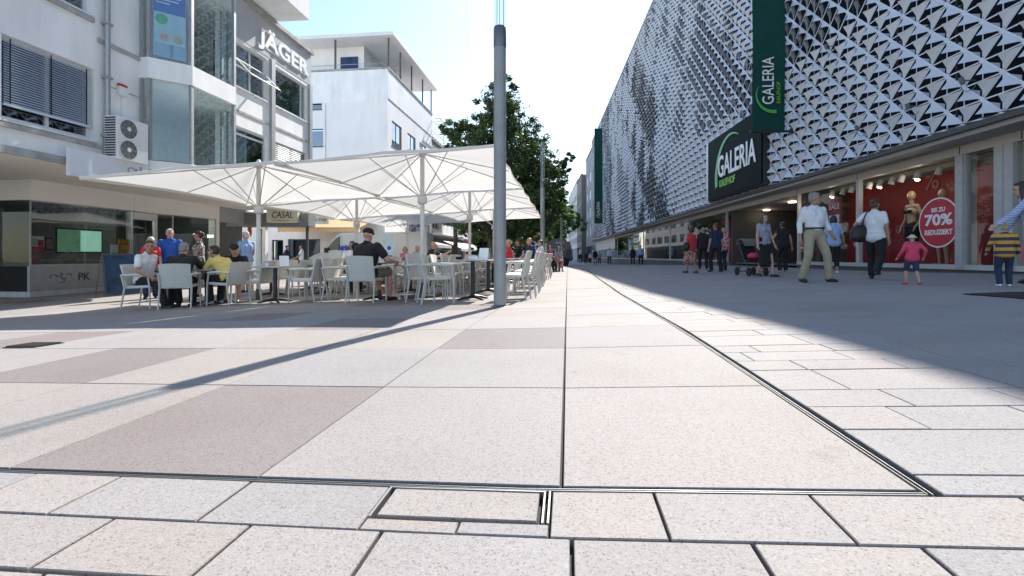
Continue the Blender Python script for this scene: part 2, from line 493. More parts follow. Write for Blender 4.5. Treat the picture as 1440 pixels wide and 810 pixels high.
# slot drains let into the paving: twin steel lips over a dark channel
def drain(name, label, u0, u1, v0, v1):
    t = thing(name, label, 'drain', uvz((u0 + u1) / 2, (v0 + v1) / 2), 0, 'slot drains in the paving')
    long_v = (v1 - v0) > (u1 - u0)
    n = max(1, int((v1 - v0 if long_v else u1 - u0) / 1.0))
    def strip(nm, a, b, dz0, dz1, m):
        mb = MB()
        for i in range(n):
            s0, s1 = i / n, (i + 1) / n
            if long_v: q = [(a, v0 + (v1 - v0) * s0), (b, v0 + (v1 - v0) * s0), (b, v0 + (v1 - v0) * s1), (a, v0 + (v1 - v0) * s1)]
            else: q = [(u0 + (u1 - u0) * s0, a), (u0 + (u1 - u0) * s1, a), (u0 + (u1 - u0) * s1, b), (u0 + (u1 - u0) * s0, b)]
            mb.hexa([uvz(*p, dz0) for p in q] + [uvz(*p, dz1) for p in q])
        return build(nm, mb, m, t)
    lo, hi = (u0, u1) if long_v else (v0, v1)
    w = hi - lo
    strip('channel', lo + .004, hi - .004, -.024, -.018, M_black)
    strip('steel_lip', lo + w * .10, lo + w * .10 + .0016, -.017, .001, M_steel)
    strip('steel_lip', lo + w * .38, lo + w * .38 + .002, -.017, .001, M_steel)
    return t
drain('slot_drain', 'long slot drain with twin steel lips running down the street beside the shadow', .944, .99, 1.40, 60)
drain('slot_drain', 'short slot drain with thin steel lips across the front edge of the big slabs', -12, .944, 1.394, 1.427)
# access cover with its steel rim
t = thing('access_cover', 'stone filled access cover with a steel rim in the near paving', 'manhole cover', uvz(-.28, 1.31))
pv = MB(); slab(-.508, -.075, 1.232, 1.385, g=.004); build('stone_infill', pv, None, t, recalc=False)
mb = MB()
for a, b, c, d in ((-.523, -.517, 1.226, 1.39), (-.066, -.061, 1.226, 1.39), (-.052, -.047, 1.226, 1.39), (-.517, -.066, 1.386, 1.39)):
    q = [(a, c), (b, c), (b, d), (a, d)]
    mb.hexa([uvz(*p, -.02) for p in q] + [uvz(*p, .002) for p in q])
build('steel_rim', mb, M_steel, t)
# iron grates
def grate(label, u0, u1, v0, v1, nb):
    t = thing('iron_grate', label, 'grate', uvz((u0 + u1) / 2, (v0 + v1) / 2))
    mb = MB()
    q = [(u0, v0), (u1, v0), (u1, v1), (u0, v1)]
    mb.hexa([uvz(*p, .002) for p in q] + [uvz(*p, .007) for p in q]); build('plate', mb, M_black, t)
    mb = MB()
    for i in range(nb):
        a = u0 + (u1 - u0) * (i + .2) / nb; b = a + (u1 - u0) / nb * .5
        q = [(a, v0 + .02), (b, v0 + .02), (b, v1 - .02), (a, v1 - .02)]
        mb.hexa([uvz(*p, .0075) for p in q] + [uvz(*p, .016) for p in q])
    build('bars', mb, mat('cast_iron', (.03, .028, .026), .6), t)
grate('large dark iron grate in the shaded paving in front of the children', 4.83, 6.6, 5.6, 6.55, 26)
grate('small dark iron drain grate set in the sunny paving before the umbrella shadow', -4.72, -4.42, 3.55, 3.8, 8)

# ------------------------------------------------------------------ department store on the right
M_alu = mat('aluminium_sheet', (.66, .68, .72), .45, .15, var=.07, scale=1.5)
M_dark = mat('dark_cladding', (.015, .016, .019), .8, var=.2, spec=.1)
M_fascia = mat('beige_fascia', (.52, .475, .41), .55, var=.06, scale=1.2)
M_soffit = mat('grey_soffit', (.36, .35, .33), .7, var=.06)
M_frame = mat('pale_metal_frame', (.55, .55, .53), .4, .4, var=.05)
M_glassd = glass('shop_glass', (.85, .9, .9), .03)
M_plinth = mat('dark_stone_plinth', (.10, .095, .088), .5)
M_red = mat('dark_red_panel', (.24, .013, .02), .6, var=.12, scale=1.5)
M_int = mat('dim_interior', (.055, .05, .045), .8)
M_white = mat('white_paint', (.78, .78, .77), .5, var=.05)
M_lamp = mat('warm_lamp', (1, .82, .55), emit=3, var=0)
M_lampw = mat('white_lamp', (1, .95, .85), emit=7, var=0)
NS, NSH = -9.242, -10.04
GA0, GA1 = 4.0, 90.0
ZB, ZT = 3.56, 21.7
store = thing('department_store', 'department store clad in a folded silver metal screen over dark shop windows', 'department store', G.w(45, -20, .2))
mb = MB(); mb.box(GA0, GA1, -34, NS - .42, ZB + .12, ZT - .2, None, G); build('body', mb, M_dark, store)
mb = MB(); mb.box(GA0 - .1, GA1 + .1, -34.1, NS + .12, ZT + .02, ZT + .22, None, G); mb.box(GA0 - .05, GA1 + .05, NS - .4, NS - .3, ZT - .2, ZT + .02, None, G)
build('roof_edge', mb, M_alu, store)
mb = MB(); mb.box(GA0, GA1, NSH - .3, NS + .06, ZB - .14, ZB - .02, None, G); build('screen_rail', mb, mat('dark_rail', (.05, .05, .05), .5), store)
mb = MB(); mb.box(GA0, GA1, NSH - 1.2, NS - .06, ZB - .24, ZB - .142, None, G); build('soffit', mb, M_soffit, store)

# folded metal screen
ca, cb = .45, .82
scr = MB()
PAD = [N_ for N_ in range(6)]
def cz(p): return (p[0], min(max(p[1], ZB), ZT))
def ribbon(p, q, w, dn=0.0):
    p, q = cz(p), cz(q)
    if p[1] == q[1] and p[0] == q[0]: return
    (a0, z0), (a1, z1) = p, q
    d = Vector((a1 - a0, z1 - z0)); l = d.length; d /= l; s = Vector((-d.y, d.x)) * w / 2
    scr.poly([G.w(a0 + s.x, NS + dn, z0 + s.y), G.w(a1 + s.x, NS + dn, z1 + s.y), G.w(a1 - s.x, NS + dn, z1 - s.y), G.w(a0 - s.x, NS + dn, z0 - s.y)])
def flap(h0, h1, tip, k, out, curve=.04):
    h0, h1, tip = cz(h0), cz(h1), cz(tip)
    m = ((h0[0] + h1[0]) / 2, (h0[1] + h1[1]) / 2)
    t = (m[0] + (tip[0] - m[0]) * k, m[1] + (tip[1] - m[1]) * k)
    p0 = (h0[0] + (m[0] - h0[0]) * .2, h0[1] + (m[1] - h0[1]) * .2); p1 = (h1[0] + (m[0] - h1[0]) * .2, h1[1] + (m[1] - h1[1]) * .2)
    mid = lambda p: ((p[0] * .55 + t[0] * .45) + (m[0] - p[0]) * curve, (p[1] * .55 + t[1] * .45) + (m[1] - p[1]) * curve)
    a, b = mid(p0), mid(p1)
    P0, P1 = G.w(p0[0], NS + .01, p0[1]), G.w(p1[0], NS + .01, p1[1])
    A_, B_ = G.w(a[0], NS + out * .38, a[1]), G.w(b[0], NS + out * .38, b[1])
    T_ = G.w(t[0], NS + out, t[1])
    scr.poly([P0, P1, B_, A_]); scr.poly([A_, B_, T_])
def hsh(*k):
    x = 1469
    for q in k: x = (x * 31 + q * 7919 + 104729) % 1000003
    return x
nc, nr_ = int((GA1 - GA0) / ca), int((ZT - ZB) / cb)
def zone(i, j):
    a = GA0 + i * ca; z = ZB + j * cb
    if a < 21.5: return 0 if z < 6.9 else 1
    if a < 34 and z < 6.6 + (a - 21) * .12: return 0
    k1 = i // 9; k2 = int((j + i * .5) // 7); k3 = int((j - i * .5) // 7)
    return [1, 0, 2, 1, 3, 0, 1, 2][hsh(k1 if a < 60 else i // 5, k2, k3) % 8]
for i in range(nc + 1):
    for j in range(-1, nr_ + 1):
        z = ZB + j * cb + (cb / 2 if i % 2 else 0); a = GA0 + i * ca
        n0 = (a, z); r_lo = (a - ca, z - cb / 2); r_hi = (a - ca, z + cb / 2); up = (a, z + cb); dn = (a, z - cb)
        ok = lambda *ps: all(ZB - .5 <= p[1] <= ZT + .5 and GA0 <= p[0] <= GA1 for p in ps)
        if ok(n0):
            zn = zone(i, j)
            wv, w1, w2 = [(.028, .034, .072), (.04, .045, .075), (.03, .085, .045), (.03, .045, .085)][zn]
            if ok(up): ribbon(n0, up, wv)
            if zn != 1 and ok((a - 2 * ca, z)): ribbon(n0, (a - 2 * ca, z), .03, -.003)
            lm, um, rm = (a, z - cb / 2), (a, z + cb / 2), (a - ca, z)
            if ok(r_hi): ribbon(n0, r_hi, w1, .003)
            if ok(r_lo): ribbon(n0, r_lo, w2, .006)
            if ZB <= z <= ZT: scr.poly([G.w(a + .06 * math.cos(q * math.pi / 3), NS + .009, z + .06 * math.sin(q * math.pi / 3)) for q in range(6)])
            jit = rp.uniform(.9, 1.1)
            if zn == 0:
                if ok(r_lo, lm): flap(n0, r_lo, lm, .62, .21 * jit)
                if ok(r_hi, um): flap(r_hi, n0, um, .68, .18 * jit)
                if ok(r_lo, rm): flap(r_lo, n0, rm, .22, -.10)
            elif zn == 1:
                if ok(r_hi, up): flap(n0, up, r_hi, .20, .17 * jit, .1)
                if ok(r_lo, lm): flap(n0, r_lo, lm, .45, .14 * jit)
                if ok(r_hi, r_lo): flap(r_lo, r_hi, n0, .16, -.12 * jit, .1)
            elif zn == 2:
                if ok(r_hi, um): flap(n0, r_hi, um, .75, .2 * jit)
                if ok(r_hi, rm): flap(n0, r_hi, rm, .6, .2 * jit)
                if ok(r_lo, rm): flap(r_lo, n0, rm, .4, -.12)
            else:
                if ok(r_hi, rm): flap(r_hi, n0, rm, .7, .22 * jit)
                if ok(r_lo, rm): flap(n0, r_lo, rm, .75, .2 * jit)
                if ok(r_hi, um): flap(n0, r_hi, um, .4, -.1)
build('metal_screen', scr, M_alu, store, recalc=False)
mb = MB()
for i in range(0, nc, 4):
    a = GA0 + (i + .5) * ca
    mb.box(a - .012, a + .012, NS - .05, NS - .012, ZB, ZT, None, G)
for j in range(3, nr_, 3):
    z = ZB + j * cb + cb / 4
    mb.box(GA0, GA1, NS - .056, NS - .018, z - .014, z + .014, None, G)
build('screen_joints', mb, mat('dark_joint', (.03, .03, .03), .7), store)  # dark strips along the joints between the screen panels

# shop front below
ZG0, ZG1, ZF = .46, 3.11, 3.3
ga = lambda px: G.px(px, NSH)[0]
mul = [ga(p) for p in (1640, 1422, 1356, 1207, 1122)]          # pane edges between near end and the entrance
ent0, ent1 = ga(1120), ga(1026)
left_m = [ga(p) for p in (1022, 942, 905, 884, 868)]
while left_m[-1] < 84: left_m.append(left_m[-1] + 7)
left_m[-1] = GA1
mb = MB(); mb.box(GA0, GA1, NSH - .12, NSH + .04, ZG1, ZB - .241, None, G)
build('fascia', mb, M_fascia, store)
mb = MB()
for a in (ga(1352), ga(1122), ga(1207), ga(1024), ga(942), ga(1440)):
    mb.box(a - .012, a + .012, NSH + .041, NSH + .046, ZG1 + .02, ZB - .25, None, G)
build('fascia_joints', mb, mat('dark_joint', (.03, .03, .03), .7), store)  # thin dark strips for the fascia joints
def pane_run(a0, a1, n, label=None, fw=.07):
    mb = MB()
    mb.box(a0 + .001, a1 - .001, n - .1, n + .05, ZG0 - .1, ZG0 + .02, None, G)
    mb.box(a0 + .001, a0 + fw, n - .1, n + .03, ZG0 + .02, ZG1 - .001, None, G); mb.box(a1 - fw, a1 - .001, n - .1, n + .03, ZG0 + .02, ZG1 - .001, None, G)
    f = build('shop_window', mb, M_frame, store, label=label)
    p = MB(); p.poly([G.w(a0 + fw, n - .02, ZG0 + .02), G.w(a1 - fw, n - .02, ZG0 + .02), G.w(a1 - fw, n - .02, ZG1), G.w(a0 + fw, n - .02, ZG1)])
    build('pane', p, M_glassd, f)
    return f
for a0, a1 in zip(mul, mul[1:]): pane_run(a0, a1, NSH)
for a0, a1 in zip(left_m, left_m[1:]): pane_run(a0, a1, NSH)
mb = MB(); mb.box(GA0, ent0, NSH - .6, NSH - .02, -1.5, ZG0 - .101, None, G); mb.box(ent1, GA1, NSH - .6, NSH - .02, -1.5, ZG0 - .101, None, G); build('plinth', mb, M_plinth, store)
mb = MB()
for p in (1352, 1408, 1422):
    a = ga(p); mb.box(a - .12, a + .09, NSH - .25, NSH + .08, ZG0 - .08, ZG1 - .001, None, G)
build('pillar', mb, mat('pillar_grey', (.42, .41, .39), .5), store)
# interior: floor, ceiling, display backs
mb = MB(); mb.box(GA0, GA1, -34, NSH - .3, .30, .36, None, G); build('shop_floor', mb, mat('shop_floor', (.16, .15, .14), .4), store)
mb = MB(); mb.box(GA0, GA1, -33.9, NSH - 1.25, ZG1 + .06, ZG1 + .2, None, G); build('shop_ceiling', mb, mat('shop_ceiling', (.25, .24, .23), .8), store)
mb = MB(); mb.box(GA0, ent0 - .1, NSH - 1.9, NSH - 1.84, .37, ZG1 + .05, None, G); build('display_back', mb, M_red, store, label='dark red display wall behind the window')
mb = MB(); mb.box(ga(1022), ga(960), NSH - 1.9, NSH - 1.84, .37, ZG1 + .05, None, G); build('display_back', mb, M_red, store)
mb = MB(); mb.box(ga(940), GA1, NSH - 3.2, NSH - 3.14, .37, ZG1 + .05, None, G); build('display_back', mb, M_int, store)
mb = MB(); mb.box(GA0, GA1, -20.2, -20, .37, ZG1 + .05, None, G); build('back_partition', mb, M_int, store)
for a in (ent0, ent1):
    mb = MB(); mb.box(a - .06, a + .06, NSH - 5, NSH - .13, .2, ZG1 + .05, None, G); build('entrance_cheek', mb, mat('entrance_wall', (.07, .066, .062), .6), store)
mb = MB(); mb.box(ent0 + .07, ent1 - .07, NSH - 6, NSH + .0, -1.0, .21, None, G); build('entrance_floor', mb, mat('shop_floor', (.16, .15, .14), .4), store)
mb = MB(); mb.box(ent0 + .07, ent1 - .07, NSH - 5.1, NSH - 5.0, .22, ZG1, None, G); build('entrance_screen', mb, mat('entrance_wall', (.07, .066, .062), .6), store)
mb = MB(); mb.box(ent0 + .07, ent1 - .07, NSH - 6, NSH - .13, ZG1 + .0, ZG1 + .05, None, G); build('entrance_ceiling', mb, mat('entrance_ceiling', (.34, .32, .3), .7), store)
_pts = []
for px_, n_ in ((1078, NSH - 1.6), (1114, NSH - 1.0)):
    a = G.px(px_, n_)[0]
    mb = MB(); mb.lathe(G.w(a, n_, ZG1 - .05), [(.16, .049), (.16, .0), (.13, -.004)], 18); build('ceiling_light', mb, M_lamp, store)
    _pts.append(G.w(a, n_, ZG1 - .25))
# window spotlights
def lamp_light(name, p, w, col, r):
    l = bpy.data.lights.new(name, 'POINT'); l.energy = w; l.color = col; l.shadow_soft_size = r
    o = bpy.data.objects.new(name, l); COL.objects.link(o); o.location = p; return o
for px_ in (1138, 1170, 1185, 1197, 1222, 1237, 1254, 1267, 1290, 1320):
    a = G.px(px_, NSH - .55)[0]
    mb = MB(); c = G.w(a, NSH - .55, ZG1 - .18)
    mb.lathe(c, [(.05, .16), (.075, .12), (.085, -.06)], 14, axis=(.25, -.2, 1))
    f = build('spotlight', mb, M_white, store)
    if px_ in (1170, 1237, 1290):
        lamp_light('spotlight_glow', c - Vector((0, 0, .16)), 4.5, (1, .8, .6), .05)
        mb = MB(); mb.lathe(c - Vector((0, 0, .07)), [(.07, 0), (.06, -.03), (.03, -.045)], 14, m=M_lamp, axis=(.25, -.2, 1)); build('bulb', mb, M_lamp, f)
for q in _pts: lamp_light('entrance_glow', q, 2.2, (1, .82, .6), .1)
# faint price lettering on the red display wall
Gr = Vector((-GS, -GC, 0))       # to the right as seen from the street
faint = mat('faint_print', (.34, .15, .16), .7, var=0)
a, z = G.pz(1300, 268, NSH - 1.82); lettering('%', G.w(a, NSH - 1.82, z), Gr, (0, 0, 1), .62, faint, store, depth=.006, name='wall_print')
a, z = G.pz(1243, 330, NSH - 1.82); lettering('% on', G.w(a, NSH - 1.82, z), Gr, (0, 0, 1), .42, faint, store, depth=.006, name='wall_print')
# clip-on floodlights on the screen
for px_, py_ in ((1362, 113), (1285, 149), (1212, 180), (1124, 58), (1168, 65)):
    a, z = G.pz(px_, py_, NS + .1); b = .09
    mb = MB(); mb.tube([G.w(a, NS - .05, z), G.w(a, NS + .22, z)], .014, 6)
    mb.lathe(G.w(a, NS + .24, z), [(.035, -.09), (.05, -.05), (.05, .06), (.04, .07)], 10, axis=G.w(0, 0, 0) + Vector((-.35, .0, .94)))
    mb.tube([G.w(a, NS + .2, z - .02)] + [G.w(a + .12 * math.sin(q * .6), NS + .2 - .02 * q, z - .12 + .11 * math.cos(q * .6)) for q in range(9)], .008, 5)
    build('floodlight', mb, mat('lamp_housing', (.12, .13, .15), .5), store)
# pale wall at the far end of the shop front
mb = MB(); mb.box(ga(866), GA1 - .02, NSH + .06, NSH + .12, 1.75, ZB - .25, None, G); build('light_panel', mb, M_white, store)

# sign box over the entrance
sb_ = thing('store_sign', 'black store sign box with white capital letters over the entrance', 'shop sign', G.w(24, NS, 3.4))
sa0, sa1 = G.px(1071, NS + .32)[0], G.px(996, NS + .32)[0]
mb = MB(); mb.box(sa0, sa1, NS + .27, NS + .33, 3.66, 6.75, None, G); build('face', mb, mat('sign_black', (.006, .009, .009), .6, var=.1, spec=.06), sb_)
mb = MB(); mb.box(sa0 - .02, sa1 + .02, NS - .3, NS + .268, 3.62, 6.8, None, G); build('box', mb, mat('sign_grey', (.06, .065, .07), .5, .2), sb_)
mb = MB(); mb.box(sa1 + .022, sa1 + .34, NS - .3, NS + .31, 3.62, 6.8, None, G); build('side_strip', mb, M_frame, sb_)
M_lit = mat('white_letters', (.85, .86, .84), .4, var=0)
M_green = mat('lime_letters', (.20, .52, .03), .4, var=0)
M_green2 = mat('green_arc', (.10, .42, .10), .4, var=0)
a, z = G.pz(1010, 262, NS + .34); a2, z2 = G.pz(1063, 236, NS + .34)
lettering('GALERIA', G.w(a, NS + .335, 4.62), Gr, (0, 0, 1), 1.08, M_lit, sb_, width=a - a2, bold=.012, depth=.04)
a, z = G.pz(1012, 268, NS + .34)
lettering('KAUFHOF', G.w(a, NS + .335, 4.12), Gr, (0, 0, 1), .36, M_green, sb_, width=1.95, bold=.02, depth=.04)
mb = MB(); ac, zc = G.pz(1023, 232, NS + .34)
crescent(mb, G.w(ac - .35, NS + .345, 4.55), Gr, (0, 0, 1), 1.95, math.pi * 1.06, math.pi * .33, .30, .02, M_green2); build('arc', mb, None, sb_)

# hanging banners, their faces across the street line
M_banner = mat('green_banner', (.004, .072, .058), .75, var=.15, scale=1.2, trans=.25)
M_barm = mat('banner_arm', (.05, .055, .06), .5, .5)
def banner(label, a, z0, z1, w, txt_z, th_):
    t = thing('hanging_banner', label, 'banner', G.w(a, NS + .4, z0), 0, 'green store banners')
    n0 = NS + .28
    mb = MB()
    k = 14
    for i in range(k):
        f = [(z0 + (z1 - z0) * (i + q) / k) for q in (0, 1)]
        dx = [.03 * math.sin(q * 1.3) for q in f]
        mb.hexa([G.w(a + dx[0], n0, f[0]), G.w(a + dx[0], n0 + w, f[0]), G.w(a + dx[0] + .012, n0 + w, f[0]), G.w(a + dx[0] + .012, n0, f[0]),
                 G.w(a + dx[1], n0, f[1]), G.w(a + dx[1], n0 + w, f[1]), G.w(a + dx[1] + .012, n0 + w, f[1]), G.w(a + dx[1] + .012, n0, f[1])])
    build('cloth', mb, M_banner, t)
    for z in (z0 - .04, z1 + .04):
        mb = MB(); mb.tube([G.w(a, NS - .05, z), G.w(a, n0 + w + .08, z)], .045, 8); mb.box(a - .09, a + .09, NS - .02, NS + .1, z - .1, z + .1, None, G)
        build('arm', mb, M_barm, t)
    # lettering reads upwards on the side that faces down the street
    rt = Vector((GC, -GS, 0))
    c = G.w(a - .05, n0 + w * .5, txt_z)
    lettering('GALERIA', G.w(a - .05, n0 + w * .36, txt_z), (0, 0, 1), -rt, w * .36, M_lit, t, width=th_, bold=.005, depth=.01)
    lettering('KAUFHOF', G.w(a - .05, n0 + w * .16, txt_z + .03), (0, 0, 1), -rt, w * .12, M_green, t, width=th_ * .45, bold=.01, depth=.01)
    mb = MB(); crescent(mb, G.w(a - .055, n0 + w * .35, txt_z + th_ * .19), (0, 0, 1), -rt, w * .56, math.pi * 1.04, math.pi * .33, w * .10, .01, M_green2, th=.006); build('arc', mb, None, t)
ab = G.px(1115, NS)[0]
banner('near dark green store banner hanging above the entrance sign', ab, 4.66 + .68, 19.4, 1.17, 6.3, 1.75)
ab2 = G.px(850, NS)[0]
banner('far green store banner hanging at the distant end of the metal screen', ab2, 5.65, 19.6, 1.2, 6.6, 2.2)

# round sale sticker on the glass
t = thing('sale_sticker', 'round red sale sticker with white rim on the shop window', 'sticker')
a, z = G.pz(1320.5, 313, NSH)
n_ = NSH + .015
t.location = G.w(a, n_, z); OFF[t.name] = Vector(t.location)
mb = MB(); disc(mb, G.w(a, n_, z), Gr, (0, 0, 1), .635, th=.002); build('rim', mb, M_white, t)
mb = MB(); disc(mb, G.w(a, n_ + .004, z), Gr, (0, 0, 1), .60, th=.0015); build('face', mb, mat('sticker_red', (.50, .02, .035), .4, var=.04), t)
for s_, dz, h, w_ in (('BIS ZU', .27, .115, .42), ('70%', -.075, .30, .86), ('REDUZIERT', -.31, .135, .86)):
    lettering(s_, G.w(a, n_ + .007, z + dz + h / 2), Gr, (0, 0, 1), h, M_white, t, width=w_, bold=.035, depth=.003, center=True)
# small sale poster
t = thing('sale_poster', 'dark red SALE poster hanging behind the window over the shirted man', 'poster', G.w(0, 0, 0))
a, z = G.pz(1173, 300, NSH - .35)
t.location = G.w(a, NSH - .35, z - .6); OFF[t.name] = Vector(t.location)
mb = MB(); mb.box(a - .42, a + .42, NSH - .37, NSH - .35, 1.5, 2.75, None, G); build('sheet', mb, mat('poster_red', (.30, .02, .028), .6), t)
lettering('SALE', G.w(a, NSH - .346, 2.45), Gr, (0, 0, 1), .19, M_white, t, width=.62, bold=.01, depth=.004, center=True)
mb = MB(); mb.box(a - .3, a + .3, NSH - .348, NSH - .344, 1.62, 2.15, None, G); build('white_field', mb, M_white, t)

# neighbouring buildings further down on the right
def block(name, label, a0, a1, n, z1, wall_m, rows, per, zr0, dz, wh, frame=None, pane=None, fr=G, depth=16, cat='building', shop=True):
    b = thing(name, label, cat, fr.w((a0 + a1) / 2, n - depth / 2, -.5))
    holes = []
    st = (a1 - a0) / per
    for r in range(rows):
        for k in range(per):
            holes.append((a0 + st * (k + .18), a0 + st * (k + .82), zr0 + r * dz, zr0 + r * dz + wh))
    if shop: holes.append((a0 + .4, a1 - .4, -1.5, 2.9))
    mb = MB(); facade(mb, fr, n, a0, a1, -2, z1, holes, .22)
    for q in ((a0, n), (a1, n)):
        mb.poly([fr.w(q[0], n, -2), fr.w(q[0], n - depth, -2), fr.w(q[0], n - depth, z1), fr.w(q[0], n, z1)])
    mb.poly([fr.w(a0, n, z1), fr.w(a1, n, z1), fr.w(a1, n - depth, z1), fr.w(a0, n - depth, z1)])
    mb.poly([fr.w(a0, n - depth, -2), fr.w(a1, n - depth, -2), fr.w(a1, n - depth, z1), fr.w(a0, n - depth, z1)])
    build('wall', mb, wall_m, b, recalc=False)
    for h in holes[:-1] if shop else holes:
        win(fr, n, h, b, frame or M_frame, pane or M_pane, bars=(.5,), back=M_int, sill=False)
    if shop:
        h = holes[-1]
        mb = MB(); mb.poly([fr.w(h[0], n - .2, h[2]), fr.w(h[1], n - .2, h[2]), fr.w(h[1], n - .2, h[3]), fr.w(h[0], n - .2, h[3])]); build('shop_front', mb, M_shopdark, b)
    mb = MB(); mb.box(a0 - .05, a1 + .05, n - .3, n + .12, z1 - .12, z1 + .2, None, fr); build('roof_edge', mb, wall_m, b)
    return b
M_pane = glass('window_glass', (.55, .65, .72), .28)
M_shopdark = mat('dark_shop_glass', (.03, .034, .036), .08, var=.5, scale=.5)
M_pwhite = mat('bright_blind', (.7, .74, .78), .4)
block('office_building', 'grey office building with white windows right behind the store', 90.3, 116, NS - 1.2, 23.3, mat('grey_render', (.30, .32, .35), .8), 4, 4, 5.2, 3.9, 2.2, pane=M_pwhite)
block('brown_building', 'dark brown narrow building between two paler ones down the street', 116.4, 131, NS - .2, 20.3, mat('brown_render', (.20, .18, .17), .8), 4, 3, 4.2, 3.3, 2.0)
block('striped_building', 'white building with continuous window bands far down the street', 131.5, 175, NS - .4, 21.5, mat('pale_render', (.6, .62, .63), .8), 5, 7, 4.2, 3.0, 1.9)
block('glass_block', 'distant blue glass block closing the end of the street', -6, 24, -190, 20.5, mat('blue_render', (.34, .40, .47), .7), 6, 10, 3, 2.9, 2.0, fr=Fr((1, 0), (0, -1)), shop=False, depth=14)
# ------------------------------------------------------------------ left side: office and shop building
M_wall = mat('white_render', (.87, .87, .86), .85, var=.07, scale=.9, bump=.1, bscale=40, streak=.09)
M_stain = mat('grey_coping', (.38, .38, .37), .85, var=.3, scale=3)
M_galv = mat('galvanised', (.42, .43, .44), .45, .6, var=.12, scale=9)
M_wframe = mat('white_window_frame', (.66, .67, .67), .45, var=.04)
M_sof2 = mat('cream_soffit', (.86, .82, .74), .8, var=.06, scale=.7)
M_winb = glass('upper_glass', (.55, .68, .76), .22)
M_bayg = glass('bay_glass', (.82, .92, .92), .14)
M_room = mat('office_room', (.20, .21, .21), .8, var=.4, scale=1.2)
NU, NP = -11.16, -14.17
lu = lambda px: L.px(px, NU)[0]
lp = lambda px: L.px(px, NP)[0]
A0 = 3.0
A1 = lu(437)
office = thing('shop_office_building', 'white office building with bay windows and blinds above a glazed shop', 'building', L.w(14, -18, -.4))
ZS = 2.84                                     # underside of the overhang
hA = (lu(-90), lu(-3), 3.42, 5.12); hA2 = (lu(2), lu(133), 3.42, 5.12); hB = (lu(-20), lu(128), 6.36, 8.0)
W1 = (lu(329), lu(376), 6.47, 8.05); W2 = (lu(386), lu(431), 6.47, 8.0); W3 = (lu(329), lu(375), 3.55, 5.13); W4 = (lu(386), lu(431), 3.55, 5.1)
bay0, bay1 = lu(198), L.px(307, NU + .25)[0] + .45
hBay1 = (bay0 + .02, bay1 - .02, 3.12, 5.36); hBay2 = (bay0 + .02, bay1 - .02, 5.88, 8.6)
holes = [hA, hA2, hB, W1, W2, W3, W4, hBay1, hBay2]
mb = MB(); facade(mb, L, NU, A0, A1, ZS, 9.5, holes, .2, M_wall)
for a in (A0, A1): mb.poly([L.w(a, NU, ZS), L.w(a, -26, ZS), L.w(a, -26, 9.5), L.w(a, NU, 9.5)], M_wall)
mb.poly([L.w(A0, NU, 9.5), L.w(A1, NU, 9.5), L.w(A1, -26, 9.5), L.w(A0, -26, 9.5)], M_wall)
mb.poly([L.w(A0, -26, -1), L.w(A1, -26, -1), L.w(A1, -26, 9.5), L.w(A0, -26, 9.5)], M_wall)
build('wall', mb, None, office, recalc=False)
mb = MB(); mb.box(A0, A1, -25.9, NU - .02, ZS - .12, ZS - .002, None, L); build('soffit', mb, M_sof2, office)
mb = MB()
mb.box(A0, A1, NU + .001, NU + .05, ZS - .1, ZS + .06, None, L)
mb.box(A0, lu(197), NU + .001, NU + .06, 2.6 + .04, 2.71, None, L) if False else None
mb.box(lu(136), lu(197), NU + .001, NU + .045, 5.8, 5.9, None, L); mb.box(lu(-60), lu(130), NU + .001, NU + .07, 6.2, 6.29, None, L); mb.box(lu(-60), lu(140), NU + .001, NU + .06, 3.26, 3.34, None, L); mb.box(lu(148), lu(196), NU + .001, NU + .012, 4.83, 4.86, None, L)
mb.box(A0, A1 + .1, NU - .2, NU + .12, 9.5, 9.66, None, L); mb.box(lu(309), A1, NU + .001, NU + .03, 5.6, 5.68, None, L)
build('ledge', mb, M_stain, office)
# windows of the first and second floor
blind = mat('window_blind', (.60, .66, .76), .4, 0, var=.05)
def slats(h, n, k, zlo, parent, m=blind, tilt=.02):
    mb = MB(); z0 = h[2] + (h[3] - h[2]) * zlo
    for i in range(k):
        z = z0 + (h[3] - .05 - z0) * (i + .5) / k; d = (h[3] - z0) / k
        mb.hexa([L.w(h[0] + .07, n + .03, z - d * .34), L.w(h[1] - .07, n + .03, z - d * .34), L.w(h[1] - .07, n + .028, z - d * .30), L.w(h[0] + .07, n + .028, z - d * .30),
                 L.w(h[0] + .07, n - .012, z + d * .38), L.w(h[1] - .07, n - .012, z + d * .38), L.w(h[1] - .07, n - .014, z + d * .42), L.w(h[0] + .07, n - .014, z + d * .42)], m)
    for q in (.09, .5, .91):
        x = h[0] + (h[1] - h[0]) * q; mb.box(x - .012, x + .012, n + .034, n + .04, z0, h[3] - .05, M_black, L)
    mb.box(h[0] + .06, h[1] - .06, n - .01, n + .045, z0 - .05, z0 - .005, m, L)
    build('blind', mb, None, parent)
dark_room = mat('dark_room', (.03, .035, .04), .8, var=.3)
f = win(L, NU, hA2, office, M_wframe, M_winb, .09, bars=(.5,), back=dark_room, depth=.16, label='wide window with its slatted blind three quarters down')
slats(hA2, NU - .06, 26, .2, f)
f = win(L, NU, hA, office, M_wframe, M_winb, .09, bars=(.5,), back=dark_room, depth=.16); slats(hA, NU - .06, 26, .3, f)
win(L, NU, hB, office, M_wframe, M_winb, .09, bars=(.35, .7), back=M_room)
f = win(L, NU, W2, office, M_wframe, M_winb, .08, bars=(.86,), back=M_room, depth=.1)
f = win(L, NU, W3, office, M_wframe, M_winb, .08, trans=(.85,), back=M_room, depth=.1)
f = win(L, NU, W4, office, M_wframe, M_winb, .08, back=dark_room, depth=.12); slats(W4, NU - .05, 20, .0, f, mat('pale_blind', (.5, .52, .53), .5, .2))
